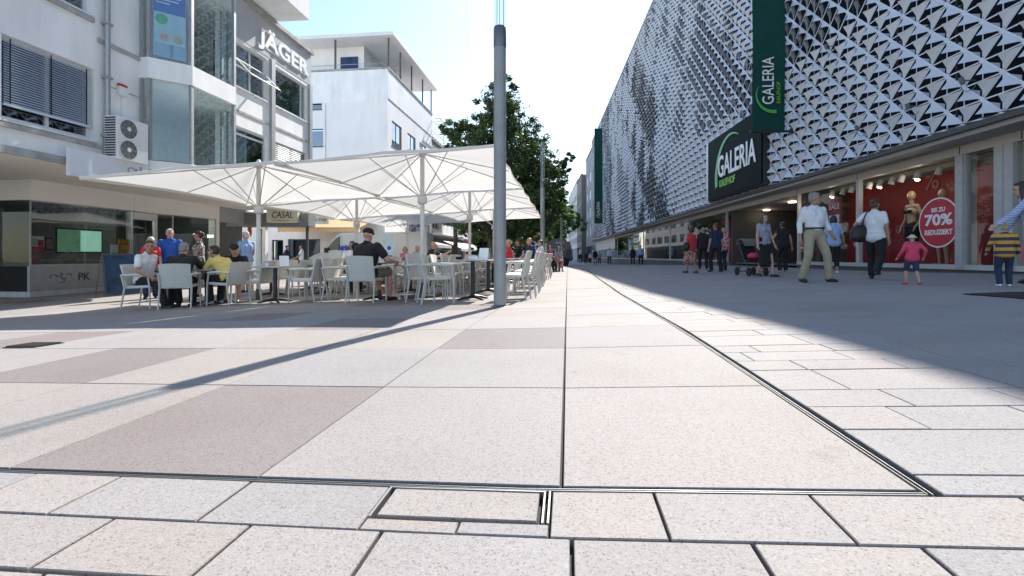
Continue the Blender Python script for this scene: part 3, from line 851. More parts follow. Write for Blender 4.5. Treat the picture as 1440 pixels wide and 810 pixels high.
f = win(L, NU, W1, office, M_wframe, M_winb, .07, bars=(.55,), trans=(.5,), back=dark_room, depth=.16, label='top hung window propped open')
mb = MB(); a0, a1, z0, z1 = W1
hz = z0 + (z1 - z0) * .62; lowz, lown = hz - .62, NU + .62
def tilt(a, k, dn=0):
    return L.w(a, NU - .08 + (lown - NU) * k + dn, hz + (lowz - hz) * k)
for (b0, b1, k0, k1) in ((a0 + .08, a0 + .14, 0, 1), (a1 - .14, a1 - .08, 0, 1), (a0 + .14, a1 - .14, 0, .07), (a0 + .14, a1 - .14, .93, 1)):
    mb.hexa([tilt(b0, k0), tilt(b1, k0), tilt(b1, k1), tilt(b0, k1), tilt(b0, k0, .05), tilt(b1, k0, .05), tilt(b1, k1, .05), tilt(b0, k1, .05)])
g_ = build('casement', mb, M_wframe, office)
mb = MB(); mb.poly([tilt(a0 + .14, .07, .025), tilt(a1 - .14, .07, .025), tilt(a1 - .14, .93, .025), tilt(a0 + .14, .93, .025)]); build('pane', mb, M_bayg, g_)
# pilasters on the right hand wing
mb = MB()
for p0, p1 in ((321, 326), (379, 384), (433, 436.6)):
    mb.box(lu(p0), lu(p1), NU + .001, NU + .10, ZS + .07, 8.12, None, L)
build('pilaster', mb, M_galv, office)
# bay windows
def bay(z0, z1, label):
    pts = [(bay0, NU + .002), (bay0, NU + .25), (bay0 + .65, NU + .9), (bay1 - .62, NU + .9), (bay1, NU + .25), (bay1, NU + .002)]
    for a, n in pts[1:-1]:
        c = .045; mb = MB(); mb.box(a - c, a + c, n - c, n + c, z0, z1, None, L); build('bay_mullion', mb, M_galv, office)
    for a in (bay0, bay1):
        mb = MB(); mb.box(a - .05, a + .05, NU + .002, NU + .06, z0, z1, None, L); f = build('bay_mullion', mb, M_galv, office)
    p = MB()
    for (a, n), (b, q) in zip(pts, pts[1:]):
        p.poly([L.w(a, n, z0 + .03), L.w(b, q, z0 + .03), L.w(b, q, z1 - .03), L.w(a, n, z1 - .03)])
    build('bay_pane', p, M_bayg, office, label=label)
    return pts
pts = bay(3.2, 5.36, 'lower glass bay showing a pale empty room'); bay(5.90, 8.6, 'upper glass bay with an advertising poster')
for z0, z1 in ((2.92, 3.2), (5.36, 5.90), (8.6, 9.1)):
    mb = MB(); e = .06
    o = [(bay0 - e, NU + .002), (bay0 - e, NU + .25 + e * .4), (bay0 + .65 - e * .4, NU + .9 + e), (bay1 - .62 + e * .4, NU + .9 + e), (bay1 + e, NU + .25 + e * .4), (bay1 + e, NU + .002)]
    mb.poly([L.w(a, n, z0 + .001) for a, n in o][::-1]); mb.poly([L.w(a, n, z1 - .001) for a, n in o])
    for (a, n), (b, q) in zip(o, o[1:]): mb.poly([L.w(a, n, z0 + .001), L.w(b, q, z0 + .001), L.w(b, q, z1 - .001), L.w(a, n, z1 - .001)])
    build('bay_band', mb, M_wall, office)
# rooms behind the bays
M_roomw = mat('pale_room', (.78, .80, .77), .8, var=.1)
mb = MB(); mb.box(bay0 - .8, bay1 + 1.6, NU - 3.2, NU - 3.1, 3.0, 8.7, None, L); mb.box(bay0 - .9, bay0 - .8, NU - 3.1, NU - .25, 3.0, 8.7, None, L); mb.box(bay1 + 1.5, bay1 + 1.6, NU - 3.1, NU - .25, 3.0, 8.7, None, L)
mb.box(bay0 - .8, bay1 + 1.5, NU - 3.1, NU - .2, 5.4, 5.6, None, L); mb.box(bay0 - .8, bay1 + 1.5, NU - 3.1, NU - .2, 8.6, 8.7, None, L); mb.box(bay0 - .8, bay1 + 1.5, NU - 3.1, NU - .2, 2.95, 3.05, None, L)
build('room', mb, M_roomw, office)
mb = MB(); mb.box(bay0 + .1, bay0 + .85, NU - 1.2, NU - 1.1, 3.1, 4.9, None, L); build('room_door', mb, mat('dark_door', (.09, .09, .09), .5), office)
# drainpipe
mb = MB(); a = lu(146); mb.tube([L.w(a, NU + .1, ZS - .05), L.w(a, NU + .1, 9.5)], .06, 12)
for z in (3.6, 5.0, 6.3, 7.8): mb.box(a - .09, a + .09, NU + .001, NU + .17, z - .025, z + .025, None, L)
build('drainpipe', mb, M_galv, office, smooth=True)
# penthouse overhang at the far end
pa = lu(378)
ae = L.px(435, NU + 1.35)[0]; pa = ae - 2.6
mb = MB(); mb.box(pa, ae, -24, NU + 1.35, 9.72, 9.92, None, L); mb.box(pa, ae, NU + 1.2, NU + 1.35, 9.921, 11.4, None, L); mb.box(pa, pa + .15, NU - .1, NU + 1.199, 9.921, 11.4, None, L); mb.box(ae - .15, ae, NU - .1, NU + 1.199, 9.921, 11.4, None, L)
build('balcony', mb, M_wall, office)
mb = MB(); mb.box(lu(250), ae - .3, -24, NU - .5, 9.67, 13.5, None, L); build('penthouse', mb, M_wall, office)
mb = MB(); mb.box(lu(322), ae - 2.7, NU - .499, NU - .44, 9.75, 12.2, None, L)
build('roller_shutter', mb, mat('shutter', (.36, .37, .38), .5, .3), office)
# rooftop letters on the facade
mb = MB(); mb.box(lu(312), A1 - .02, NU + .002, NU + .014, 8.14, 9.46, None, L); build('painted_wall_shade', mb, mat('wall_shade_grey', (.50, .505, .52), .85, var=.06, streak=.08), office)  # added grey panel, paints the wall's shade behind the white letters
a, z = L.pz(362, 64, NU + .06)
Lr = Vector((TS, TC, 0))
hl = .78; ltr = .0
jm = mat('white_sign_letters', (.92, .92, .92), .35, var=0)
sg = thing('facade_lettering', 'large white raised capital letters fixed high on the white office facade', 'sign', L.w(lu(362), NU, 7.9))
lettering('JÄGER', L.w(lu(361), NU + .06, 8.24), Lr, (0, 0, 1), .93, jm, sg, width=lu(432) - lu(361), bold=.025, depth=.035, name='letters')
mb = MB()
for q in range(0): mb.box(lu(366 + q * 12) - .02, lu(366 + q * 12) + .02, NU, NU + .05, 8.35, 8.39, None, L)
mb.box(lu(361), lu(432), NU + .001, NU + .04, 8.40, 8.44, None, L)
build('mounting_rail', mb, M_wall, sg)

# things fixed to the facade
t = thing('air_conditioner', 'white twin fan air conditioner on the facade beside the drainpipe', 'air conditioner', L.w(lu(180), NU + .2, 3.05))
c0, c1 = L.px(164, NU + .42)[0], L.px(209, NU + .42)[0]
mb = MB(); mb.box(c0, c1, NU + .08, NU + .42, 3.03, 4.08, None, L); build('casing', mb, mat('ac_white', (.74, .745, .73), .45, var=.05), t, bevel=.015)
mb = MB()
for i in range(16): z = 3.1 + i * .06; mb.box(c0 - .006, c0 - .001, NU + .11, NU + .39, z, z + .035, None, L)
build('side_grille', mb, mat('dark_fins', (.03, .035, .045), .6), t)
for zf in (3.30, 3.81):
    cf = c0 + (c1 - c0) * .36
    mb = MB(); rt, up = Lr, Vector((0, 0, 1)); disc(mb, L.w(cf, NU + .424, zf), rt, up, .225, th=.002)
    fan = build('fan_opening', mb, mat('fan_dark', (.06, .062, .065), .6), t)
    mb = MB()
    for r_ in (.06, .10, .14, .18, .22):
        ring = [L.w(cf + r_ * math.cos(q * math.pi / 12), NU + .432, zf + r_ * math.sin(q * math.pi / 12)) for q in range(25)]
        mb.tube(ring, .006, 5, cap=False)
    for q in range(8):
        d = (math.cos(q * math.pi / 4), math.sin(q * math.pi / 4)); mb.tube([L.w(cf + .04 * d[0], NU + .432, zf + .04 * d[1]), L.w(cf + .225 * d[0], NU + .432, zf + .225 * d[1])], .005, 5)
    build('fan_guard', mb, mat('guard_grey', (.35, .35, .34), .5), fan)
    mb = MB(); disc(mb, L.w(cf, NU + .44, zf), rt, up, .05, th=.006); build('hub', mb, M_white, fan)
t = thing('alarm_box', 'small white alarm box with a red top above the air conditioner', 'alarm', L.w(lu(170), NU + .03, 4.75))
a = lu(170); mb = MB(); mb.box(a - .13, a + .13, NU + .001, NU + .1, 4.7, 4.93, None, L); build('case', mb, M_white, t, bevel=.01)
mb = MB(); mb.box(a - .11, a + .11, NU + .001, NU + .09, 4.932, 5.0, None, L); build('red_lamp', mb, mat('alarm_red', (.55, .05, .04), .4), t, bevel=.01)
mb = MB(); mb.tube([L.w(a, NU + .015, 4.7), L.w(a, NU + .015, 4.05)], .012, 6); build('cable', mb, M_white, t)
# advertising poster inside the upper bay
t = thing('window_poster', 'blue advertising poster of a smiling couple in the upper bay window', 'poster', L.w(bay0 + .3, NU + .5, 5.95))
p0, p1 = Vector((bay0 + .1, NU + .27)), Vector((bay0 + .60, NU + .78))
dd = (p1 - p0); ll = dd.length; dd /= ll
PF = Fr(((L.A * dd.x + L.N * dd.y)), (L.A * -dd.y + L.N * dd.x) * -1, L.A * p0.x + L.N * p0.y)
if PF.N.dot(Vector((0, -1))) < 0: PF.N = -PF.N
mb = MB(); mb.box(0, ll, -.012, 0, 6.02, 8.2, None, PF); build('sheet', mb, mat('poster_pale', (.42, .58, .68), .5, var=.25, scale=2), t)
mb = MB(); mb.box(0.005, ll - .005, .001, .004, 7.2, 8.19, None, PF); build('blue_field', mb, mat('poster_blue', (.02, .09, .42), .5, var=.1), t)
mb = MB()
for i, w_ in enumerate((.9, .82, .5)): mb.box(.05, .05 + (ll - .1) * w_, .0045, .006, 7.62 - i * .09, 7.655 - i * .09, None, PF)
build('print_lines', mb, mat('print_white', (.6, .66, .75), .5), t)
pr = Vector((PF.A.x, PF.A.y, 0)); 
if pr.cross(Vector((0, 0, 1))).dot(Vector((PF.N.x, PF.N.y, 0))) < 0: pr = -pr
mb = MB(); disc(mb, PF.w(ll * .25, .006, 7.02), pr, (0, 0, 1), .14, th=.002); build('green_seal', mb, mat('seal_green', (.06, .40, .06), .5), t)
skin_p = mat('print_skin', (.50, .33, .25), .6)
mb = MB()
for x, z, r_, hm in ((.33, 6.55, .125, mat('print_grey_hair', (.5, .5, .49), .6)), (.76, 6.53, .115, mat('print_fair_hair', (.5, .42, .3), .6))):
    mb.lathe(PF.w(ll * x, .004, z + .03), [(r_ * 1.12, -.001), (r_ * 1.12, .001)], 20, hm, axis=(PF.N.x, PF.N.y, 0))
    mb.lathe(PF.w(ll * x, .006, z - .01), [(r_ * .82, -.001), (r_ * .82, .001)], 20, skin_p, axis=(PF.N.x, PF.N.y, 0))
    mb.box(ll * x - r_ * .3, ll * x + r_ * .3, .0072, .0085, z - .075, z - .06, mat('print_smile', (.6, .42, .38), .6), PF)
    for q in (-.35, .35): mb.lathe(PF.w(ll * x + r_ * q, .0078, z + .02), [(r_ * .1, -.0008), (r_ * .1, .0008)], 8, mat('print_eye', (.12, .08, .07), .6), axis=(PF.N.x, PF.N.y, 0))
for x in (.33, .78): mb.box(ll * x - .2, min(ll - .01, ll * x + .2), .0035, .0055, 6.03, 6.38, mat('print_shirt', (.28, .40, .55), .6), PF)
build('portrait', mb, None, t)

# sign board over the shop
t = thing('shop_sign_board', 'long white shop sign board with scrolled emblem under the air conditioner', 'shop sign')
nb = NU + .3
b0, b1 = L.px(98, nb)[0], L.px(298, nb)[0]
t.location = L.w(b0, nb, 2.5); OFF[t.name] = Vector(t.location)
mb = MB(); mb.box(b0, b1, nb - .10, nb, 2.46, 3.08, None, L); build('board', mb, mat('sign_white', (.74, .76, .79), .4, var=.03), t, bevel=.008)
sc_m = mat('scroll_grey', (.22, .23, .25), .5)
mb = MB()
bc = L.px(210, nb)[0]
for k, (dx, dz, r_, tw) in enumerate(((-.55, .02, .13, 1), (-.35, .10, .10, -1), (-.16, .02, .14, 1), (.05, .1, .09, -1), (.2, .0, .11, 1), (-.4, -.1, .09, 1), (-.05, -.12, .1, -1))):
    pts_ = []
    for q in range(22):
        an = q / 21 * 4.2 * tw + k; rr = r_ * (1 - q / 30)
        pts_.append(L.w(bc + dx + rr * math.cos(an) * 1.2, nb + .012, 2.78 + dz + rr * math.sin(an)))
    mb.tube(pts_, .009, 5)
build('scroll_emblem', mb, sc_m, t)
a = L.px(236, nb)[0]
lettering('PK', L.w(a, nb + .006, 2.62), Lr, (0, 0, 1), .36, mat('sign_blue', (.02, .10, .42), .4, var=0), t, bold=.03, depth=.01)
mb = MB()
for a in (b0 + .5, b1 - .5): mb.tube([L.w(a, nb - .1, 2.9), L.w(a, NU, 2.9)], .02, 6)
build('bracket', mb, M_galv, t)

# shop front under the overhang
A_c = lp(42); A_e = lp(187); A_d = lp(230); A_f = lp(303); A_g = lp(372)
M_fas2 = mat('white_fascia', (.88, .86, .83), .5, var=.04, scale=.8)
mb = MB(); mb.box(A_c - .02, A_e, NP - .15, NP + .05, 2.18, ZS - .121, None, L); mb.box(A_e + .012, A_f, NP - .15, NP + .05, 2.18, ZS - .121, None, L)
mb.box(A_c - .02, A_c + .13, -20, NP - .151, 2.18, ZS - .121, None, L)
build('fascia', mb, M_fas2, office)
mb = MB(); mb.box(A_f + .16, A_g + .6, NP - .15, NP + .02, 2.1, ZS - .121, None, L); build('grey_fascia', mb, mat('grey_fascia', (.40, .41, .42), .5), office)
mb = MB(); mb.box(A_f + .0, A_f + .15, NP - .3, NP + .06, -.9, ZS - .121, None, L); build('pier', mb, M_fas2, office)
mb = MB(); mb.box(A_g + .3, A_g + .5, NP - .3, NP - .16, -.9, 2.1, None, L); build('pier', mb, M_fas2, office)
M_shopg = glass('display_glass', (.62, .72, .70), .09)
M_sideg = glass('side_glass', (.5, .56, .56), .01)
def lglass(a0, a1, z0, z1, n, nm='shop_window'):
    mb = MB()
    for x0, x1, q0, q1 in ((a0, a0 + .03, z0, z1), (a1 - .03, a1, z0, z1), (a0 + .03, a1 - .03, z0, z0 + .03), (a0 + .03, a1 - .03, z1 - .03, z1)):
        mb.box(x0 + .001, x1 - .001, n - .03, n + .01, q0, q1, None, L)
    f = build(nm, mb, M_galv, office)
    mb = MB(); mb.poly([L.w(a0 + .02, n - .01, z0 + .02), L.w(a1 - .02, n - .01, z0 + .02), L.w(a1 - .02, n - .01, z1 - .02), L.w(a0 + .02, n - .01, z1 - .02)]); build('pane', mb, M_shopg, f)
    return f
lglass(A_c, A_e, .43, 2.18, NP)
lglass(A_d + .4, A_f, -.36, 2.18, NP)
mb = MB(); mb.poly([L.w(A_c, NP, .42), L.w(A_c, -20, .42), L.w(A_c, -20, 2.18), L.w(A_c, NP, 2.18)]); build('side_pane', mb, M_sideg, office)
mb = MB(); mb.box(A_c, A_e, NP - .08, NP + .0, -.26, .425, None, L); build('grey_panel', mb, mat('satin_panel', (.33, .335, .335), .35, .2, var=.1), office)
mb = MB(); mb.box(A_c, A_c + .06, -20, NP - .081, -.26, .42, None, L); build('dark_panel', mb, M_black, office)
mb = MB(); mb.box(A_c - .02, A_e, -20, NP + .03, -.9, -.262, None, L); build('base', mb, mat('base_white', (.48, .49, .49), .6), office)
mb = MB(); mb.box(A_e, A_f + .2, -20, NP + .0, -.9, -.40, None, L); mb.box(A_c + .1, A_e - .01, -20, NP - .1, .30, .40, None, L); build('shop_floor', mb, mat('shop_floor', (.16, .15, .14), .4), office)
mb = MB(); mb.box(A_c + .1, A1 - .02, -19.5, -19.4, -.8, ZS - .13, None, L); mb.box(A1 - .12, A1 - .02, -19.39, NP - .2, -.8, ZS - .13, None, L); mb.box(A_c - .05, A_c + .05, -25.9, -20.01, -.9, ZS - .13, None, L); mb.box(A_e - .02, A_e + .04, -19, NP - .6, -.4, 2.3, None, L); build('shop_wall', mb, mat('shop_wall', (.11, .12, .12), .7, var=.2), office)
mb = MB(); mb.box(A_c + .14, A1 - .14, -19.3, NP - .2, 2.36, 2.5, None, L); build('shop_ceiling', mb, mat('shop_ceiling2', (.30, .30, .29), .8), office)
for a, n in ((A_c + .4, NP - 1.6), (A_c + .9, NP - .8), (A_c + 1.6, NP - 1.7), (A_c + 2.3, NP - .9), (A_c + .35, NP - 3.0), (A_c + 3.9, NP - 1.4), (A_d + .2, NP - 1.0), (A_d + 1.8, NP - .9), (A_d + 2.6, NP - 1.6)):
    mb = MB(); mb.lathe(L.w(a, n, 2.35), [(.10, .009), (.10, 0), (.09, -.004)], 16); build('downlight', mb, M_lampw, office)
for a, n in ((A_c + 1.2, NP - 1.3), (A_c + 3.6, NP - 1.6), (A_d + 1.8, NP - 1.4)): lamp_light('downlight_glow', L.w(a, n, 2.2), 14, (1, .95, .85), .1)
# door set back
mb = MB(); a0, a1, n = A_e + .35, A_d + .3, NP - .55
mb.box(a0, a0 + .12, n - .06, n + .04, -.4, 2.18, None, L); mb.box(a1 - .12, a1, n - .06, n + .04, -.4, 2.18, None, L); mb.box(a0 + .12, a1 - .12, n - .06, n + .04, 1.95, 2.18, None, L)
f = build('door', mb, M_wframe, office); mb = MB(); mb.poly([L.w(a0 + .1, n, -.38), L.w(a1 - .1, n, -.38), L.w(a1 - .1, n, 1.96), L.w(a0 + .1, n, 1.96)]); build('pane', mb, M_shopg, f)
mb = MB(); mb.tube([L.w(a1 - .2, n + .08, .5), L.w(a1 - .2, n + .08, 1.0)], .015, 6); build('handle', mb, M_steel, f)
# lettering on the grey panel
pk_m = mat('etched_letters', (.045, .05, .05), .5, var=0)
a = L.px(110, NP)[0]; lettering('PK', L.w(a, NP + .004, -.02), Lr, (0, 0, 1), .22, pk_m, office, bold=.02, depth=.006, name='panel_letters')
mb = MB(); a = L.px(92, NP)[0]
for k, (dx, dz, r_, tw) in enumerate(((-.35, .02, .1, 1), (-.2, .08, .08, -1), (-.02, .02, .1, 1), (.12, .06, .07, -1), (-.1, -.07, .08, 1))):
    mb.tube([L.w(a + dx + r_ * (1 - q / 30) * math.cos(q * .2 * tw + k) * 1.3, NP + .006, .08 + dz + r_ * (1 - q / 30) * math.sin(q * .2 * tw + k)) for q in range(20)], .008, 5)
build('panel_emblem', mb, pk_m, office)
# posters and screen behind the glass
def pic(name, label, cat, px0, px1, py0, py1, n, cols):
    a0, z1 = L.pz(px0, py0, n); a1, _ = L.pz(px1, py0, n); _, z0 = L.pz(px0, py1, n)
    t = thing(name, label, cat, L.w((a0 + a1) / 2, n, z0))
    mb = MB(); mb.box(a0, a1, n - .03, n, z0, z1, None, L); build('sheet' if cat == 'poster' else 'casing', mb, cols[0], t)
    for k, (x0, x1, q0, q1, m) in enumerate(cols[1:]):
        mb = MB(); mb.box(a0 + (a1 - a0) * x0, a0 + (a1 - a0) * x1, n + .001, n + .004 + .001 * k, z0 + (z1 - z0) * q0, z0 + (z1 - z0) * q1, None, L); build('printed_field', mb, m, t)
    return t
M_scr = mat('screen_green', (.35, .62, .48), .3, emit=.35, var=.35, scale=1.6)
M_scr2 = mat('screen_dark_green', (.10, .22, .14), .3, emit=.25, var=.5, scale=4)
pic('display_screen', 'wide green television screen glowing in the shop window', 'screen', 79, 144, 320, 356, NP - .55, [M_black, (.02, .98, .05, .95, M_scr2), (.5, .97, .08, .93, M_scr)])
pic('poster', 'red and white poster low in the shop window beside the screen', 'poster', 42, 62, 332, 355, NP - .06, [M_white, (.0, 1, 0, .38, mat('poster_crimson', (.42, .03, .05), .5)), (.1, .5, .45, .9, mat('poster_grey', (.4, .45, .42), .5)), (.55, .95, .4, .8, mat('poster_crimson', (.42, .03, .05), .5))])
pic('poster', 'orange poster at the right end of the corner shop window', 'poster', 167, 183, 336, 358, NP - .06, [mat('poster_orange', (.55, .22, .03), .5, var=.5, scale=5), (.2, .8, .3, .6, mat('poster_amber', (.65, .35, .06), .5))])
pic('poster', 'tall white notice standing beside the orange poster', 'poster', 156, 166, 344, 366, NP - .08, [M_white, (.15, .85, .2, .5, mat('poster_grey', (.4, .45, .42), .5))])
pic('poster', 'narrow orange strip sign by the shop pier', 'poster', 349, 354, 310, 332, NP + .1, [mat('strip_orange', (.62, .17, .03), .5), (.2, .8, .1, .9, mat('strip_red', (.5, .06, .02), .5))])
pic('poster', 'dark framed picture panel in the side of the corner shop window', 'poster', 64, 76, 334, 352, NP - .3, [M_black, (.1, .9, .1, .9, mat('poster_murky', (.2, .17, .14), .5, var=.6, scale=8))])

# projecting signs at the far corner of the building
def frontal(px0, px1, py0, py1, y, d=.25):
    x0, x1 = (px0 - 720) / F * y, (px1 - 720) / F * y
    return x0, x1, EYE + (HZ - py1) * y / F, EYE + (HZ - py0) * y / F
x0, x1, z0, z1 = frontal(374.5, 418, 295.5, 313, 21.0)
t = thing('optician_sign', 'cream box sign with dark handwritten lettering jutting from the grey fascia', 'shop sign', (x0, 21, z0))
mb = MB(); mb.box(x0, x1, 21, 21.25, z0, z1); build('box', mb, mat('sign_cream', (.74, .71, .58), .4, emit=None, var=.04), t, bevel=.01)
dk = mat('sign_dark_letters', (.06, .05, .04), .5, var=0)
lettering('CASAL', ((x0 + .25), 20.985, z0 + .2), (1, 0, 0), (0, 0, 1), .28, dk, t, width=.9, bold=-.005, depth=.015, shear=.25)
lettering('eleganz', ((x0 + .26), 20.985, z0 + .06), (1, 0, 0), (0, 0, 1), .07, mat('sign_brown_letters', (.35, .3, .2), .5, var=0), t, width=.75, depth=.015)
canopy = thing('shop_canopy', 'grey flat canopy of the shop at the building corner', 'canopy', (-10.4, 22.4, 1.9))
mb = MB(); mb.box(-12.6, -8.98, 21.3, 22.1, 2.0, 2.62); build('slab', mb, mat('canopy_grey', (.22, .22, .225), .5), canopy, bevel=.02)
mb = MB(); mb.box(-9.3, -9.2, 21.8, 21.9, -.9, 1.99); build('post', mb, mat('canopy_post', (.06, .06, .06), .5), canopy)
mb = MB(); mb.box(-11.9, -11.75, 22.6, 22.75, -.9, 1.99); build('post', mb, mat('canopy_post', (.06, .06, .06), .5), canopy)
x0, x1, z0, z1 = frontal(431.5, 461, 304.5, 315, 25.3)
t = thing('music_sign', 'narrow grey sign with dark script beside the cream box sign', 'shop sign', (x0, 25.3, z0))
mb = MB(); mb.box(x0, x1, 25.3, 25.45, z0, z1 + .05); build('panel', mb, mat('panel_grey', (.36, .36, .34), .5), t)
lettering('Music Voigt', (x0 + .06, 25.295, z0 + .1), (1, 0, 0), (0, 0, 1), .24, dk, t, width=(x1 - x0) * .9, bold=.02, depth=.015, shear=.1)
mb = MB(); mb.box(x0 - .9, x0 + .02, 25.46, 25.6, z0 - .05, z1 + .12); build('bracket', mb, mat('canopy_grey', (.22, .22, .225), .5), t)

# beige awning
M_awn = mat('beige_awning', (.72, .50, .24), .8, var=.06, trans=.35)
t = thing('awning', 'wide beige fabric awning with a scalloped edge over the pale shop front', 'awning', (-10, 28.8, 2))
mb = MB(); xa, xb = -12.9, -8.35
yb, yf, zb_, zf_ = 29.9, 26.6, 2.95, 2.28
k = 24
for i in range(k):
    u0, u1 = xa + (xb - xa) * i / k, xa + (xb - xa) * (i + 1) / k
    mb.hexa([(u0, yf, zf_), (u1, yf, zf_), (u1, yb, zb_), (u0, yb, zb_), (u0, yf, zf_ + .012), (u1, yf, zf_ + .012), (u1, yb, zb_ + .012), (u0, yb, zb_ + .012)])
    mb.poly([(u0, yf - .005, zf_), (u1, yf - .005, zf_), (u1, yf - .005, zf_ - .22)] + [(u1 + (u0 - u1) * q / 4, yf - .005, zf_ - .22 - .06 * math.sin(math.pi * q / 4)) for q in (1, 2, 3)] + [(u0, yf - .005, zf_ - .22)])
build('cloth', mb, M_awn, t, recalc=False)
mb = MB(); mb.tube([(xa, yf, zf_ - .02), (xb, yf, zf_ - .02)], .03, 8)
for x in (xa + .3, (xa + xb) / 2, xb - .3): mb.tube([(x, yf, zf_ - .03), (x, yb, zb_ - .7)], .02, 6)
build('arm', mb, M_galv, t)

# pale pavilion shop front, frontal
pav = thing('pale_shop', 'low white shop front with dark display windows behind the cafe chairs', 'shop', (-11, 30.2, -.4))
FF = Fr((1, 0), (0, -1))
holes = [(-14.9, -14.2, -.2, 1.7), (-13.9, -11.9, .1, 1.75), (-11.0, -9.0, .1, 1.85)]
mb = MB(); facade(mb, FF, -30, -28, -7.9, -1, 3.2, holes, .2)
mb.poly([(-7.9, 30, -1), (-7.9, 37, -1), (-7.9, 37, 3.2), (-7.9, 30, 3.2)]); mb.poly([(-28, 30, 3.2), (-7.9, 30, 3.2), (-7.9, 37, 3.2), (-28, 37, 3.2)])
build('wall', mb, M_wall, pav, recalc=False)
for h in holes: win(FF, -30, h, pav, mat('dark_frame', (.07, .07, .075), .5), M_pane, .07, back=M_int, sill=False)

# tall white corner building
corner = thing('corner_building', 'tall white corner building with a roof terrace under a thin overhanging roof', 'building', L.w(42, NP - 4, -.6))
Yc = 38.3; c0 = L.px(545, NP)[0]; c1 = L.px(607, NP)[0]
M_cwall = mat('pale_grey_render', (.84, .83, .815), .85, var=.05, scale=.5, streak=.05)
M_cfr = mat('dark_window_frame', (.12, .12, .125), .5)
ZP = .68 + 264 * 38.3 / 680
CF = Fr((TC, -TS), (-TS, -TC), (L.A * c0 + L.N * NP))     # front end wall facing us; a to the right, corner at a = 0
fr_holes = []
for px0, px1, py0, py1 in ((464, 515, 441, 522), (464, 521, 612, 697)):
    a0, z1 = CF.pz(300 + px0 / 3.375, py0 / 3.375, 0); a1, _ = CF.pz(300 + px1 / 3.375, py0 / 3.375, 0); _, z0 = CF.pz(300 + px0 / 3.375, py1 / 3.375, 0)
    fr_holes.append((a0 - .7, a1, z0, z1))
mb = MB(); facade(mb, CF, 0, -9.5, 0, -1, ZP, fr_holes, .2)
sw = []
for r in range(2):
    for px0, px1 in ((551, 565), (573, 584.5), (590, 599.5)):
        a0 = L.px(px0, NP)[0]; a1 = L.px(px1, NP)[0]
        sw.append((a0, a1, 9.75 - r * 3.0, 11.75 - r * 3.0))
sw2 = [(c0 + .8, c1 - .5, 2.3, 3.9)]; sw3 = [(c0 + .6, c1 - .5, -.9, 1.6)]
mb2 = MB(); facade(mb, L, NP, c0, c1, -1, ZP, sw + sw2 + sw3, .2)
mb.poly([L.w(c1, NP, -1), L.w(c1, NP - 9, -1), L.w(c1, NP - 9, ZP), L.w(c1, NP, ZP)]); mb.poly([L.w(c0, NP, ZP - .9), L.w(c1, NP, ZP - .9), L.w(c1, NP - 9.5, ZP - .9), L.w(c0, NP - 9.5, ZP - .9)])
build('wall', mb, M_cwall, corner, recalc=False)
for h in fr_holes: win(CF, 0, h, corner, M_cfr, M_pane, .07, back=dark_room)
for i, h in enumerate(sw): win(L, NP, h, corner, M_cfr if i < 2 else M_wframe, M_winb if i < 2 else mat('roller_blind', (.62, .63, .62), .6), .08, bars=(.5,) if i < 2 else (), back=M_room, depth=.12)
win(L, NP, sw2[0], corner, M_cfr, M_pane, .08, bars=(.2, .4, .6, .8), back=dark_room)
win(L, NP, sw3[0], corner, M_cfr, M_pane, .08, bars=(.25, .5, .75), back=dark_room, sill=False)
mb = MB(); mb.box(c0 - .02, c1 + .02, NP + .001, NP + .05, ZP - 2.3, ZP + .0, None, L); mb.box(-9.5, .045, .001, .04, ZP - 2.55, ZP - .02, None, CF); build('parapet_band', mb, M_wall, corner)
mb = MB(); mb.box(c0 - .1, c1 + .1, NP - .3, NP + .12, ZP + .002, ZP + .14, None, L); mb.box(-9.5, -.35, -.3, .1, ZP + .003, ZP + .12, None, CF); build('coping', mb, M_stain, corner)
ZR = ZP + 2.55
mb = MB(); mb.box(c0 - .3, c1 + .2, NP - 9, NP + .6, ZR, ZR + .28, None, L); build('roof', mb, M_cwall, corner)
mb = MB(); mb.box(c0 + 1.5, c1 - .5, NP - 8.5, NP - 2.6, ZP - .8, ZR - .001, None, L); build('penthouse', mb, M_cwall, corner)
a_, z_ = 0, 0
f_ = MB(); f_.box(-4.6, -3.1, -1.48, -1.40, ZP + .5, ZP + 1.7, None, CF); build('penthouse_window', f_, mat('blue_pane', (.03, .05, .12), .2), corner)
for q in (.02, .24, .48, .75, .99):
    a = c0 + (c1 - c0) * q; mb = MB(); mb.tube([L.w(a, NP - .02, ZP + .1), L.w(a, NP - .02, ZR + .001)], .07, 8); build('roof_post', mb, M_cfr, corner)
mb = MB(); mb.tube([CF.w(-4.4, -.1, ZP + .1), CF.w(-4.4, -.1, ZR)], .09, 8); build('roof_post', mb, M_cfr, corner)
mb = MB(); mb.tube([CF.w(-9, -.05, ZP + .5), CF.w(-.2, -.05, ZP + .5)], .025, 6); build('railing', mb, M_galv, corner)
mb = MB(); mb.tube([CF.w(-5.2, .06, -.5), CF.w(-5.2, .06, ZP - 2.6)], .05, 8); build('drainpipe', mb, M_cwall, corner)
# dark shop sign on the corner building
x0, x1, z0, z1 = frontal(503, 531, 315, 333.5, 36.4)
t = thing('dark_shop_sign', 'black shop sign with large white lower case letters behind the capped man', 'shop sign', (x0, 36.4, z0))
mb = MB(); mb.box(x0 - .5, x1, 36.4, 36.6, z0, z1); build('panel', mb, mat('sign_black', (.012, .015, .017), .25), t)
lettering('ring', (x0 - .35, 36.39, z0 + .2), (1, 0, 0), (0, 0, 1), .75, M_lit, t, width=1.55, bold=.03, depth=.03)
mb = MB(); mb.box(x0 - .8, x1 + .3, 36.61, 37.4, z0 + .1, z1 - .1); build('bracket', mb, M_cwall, t)

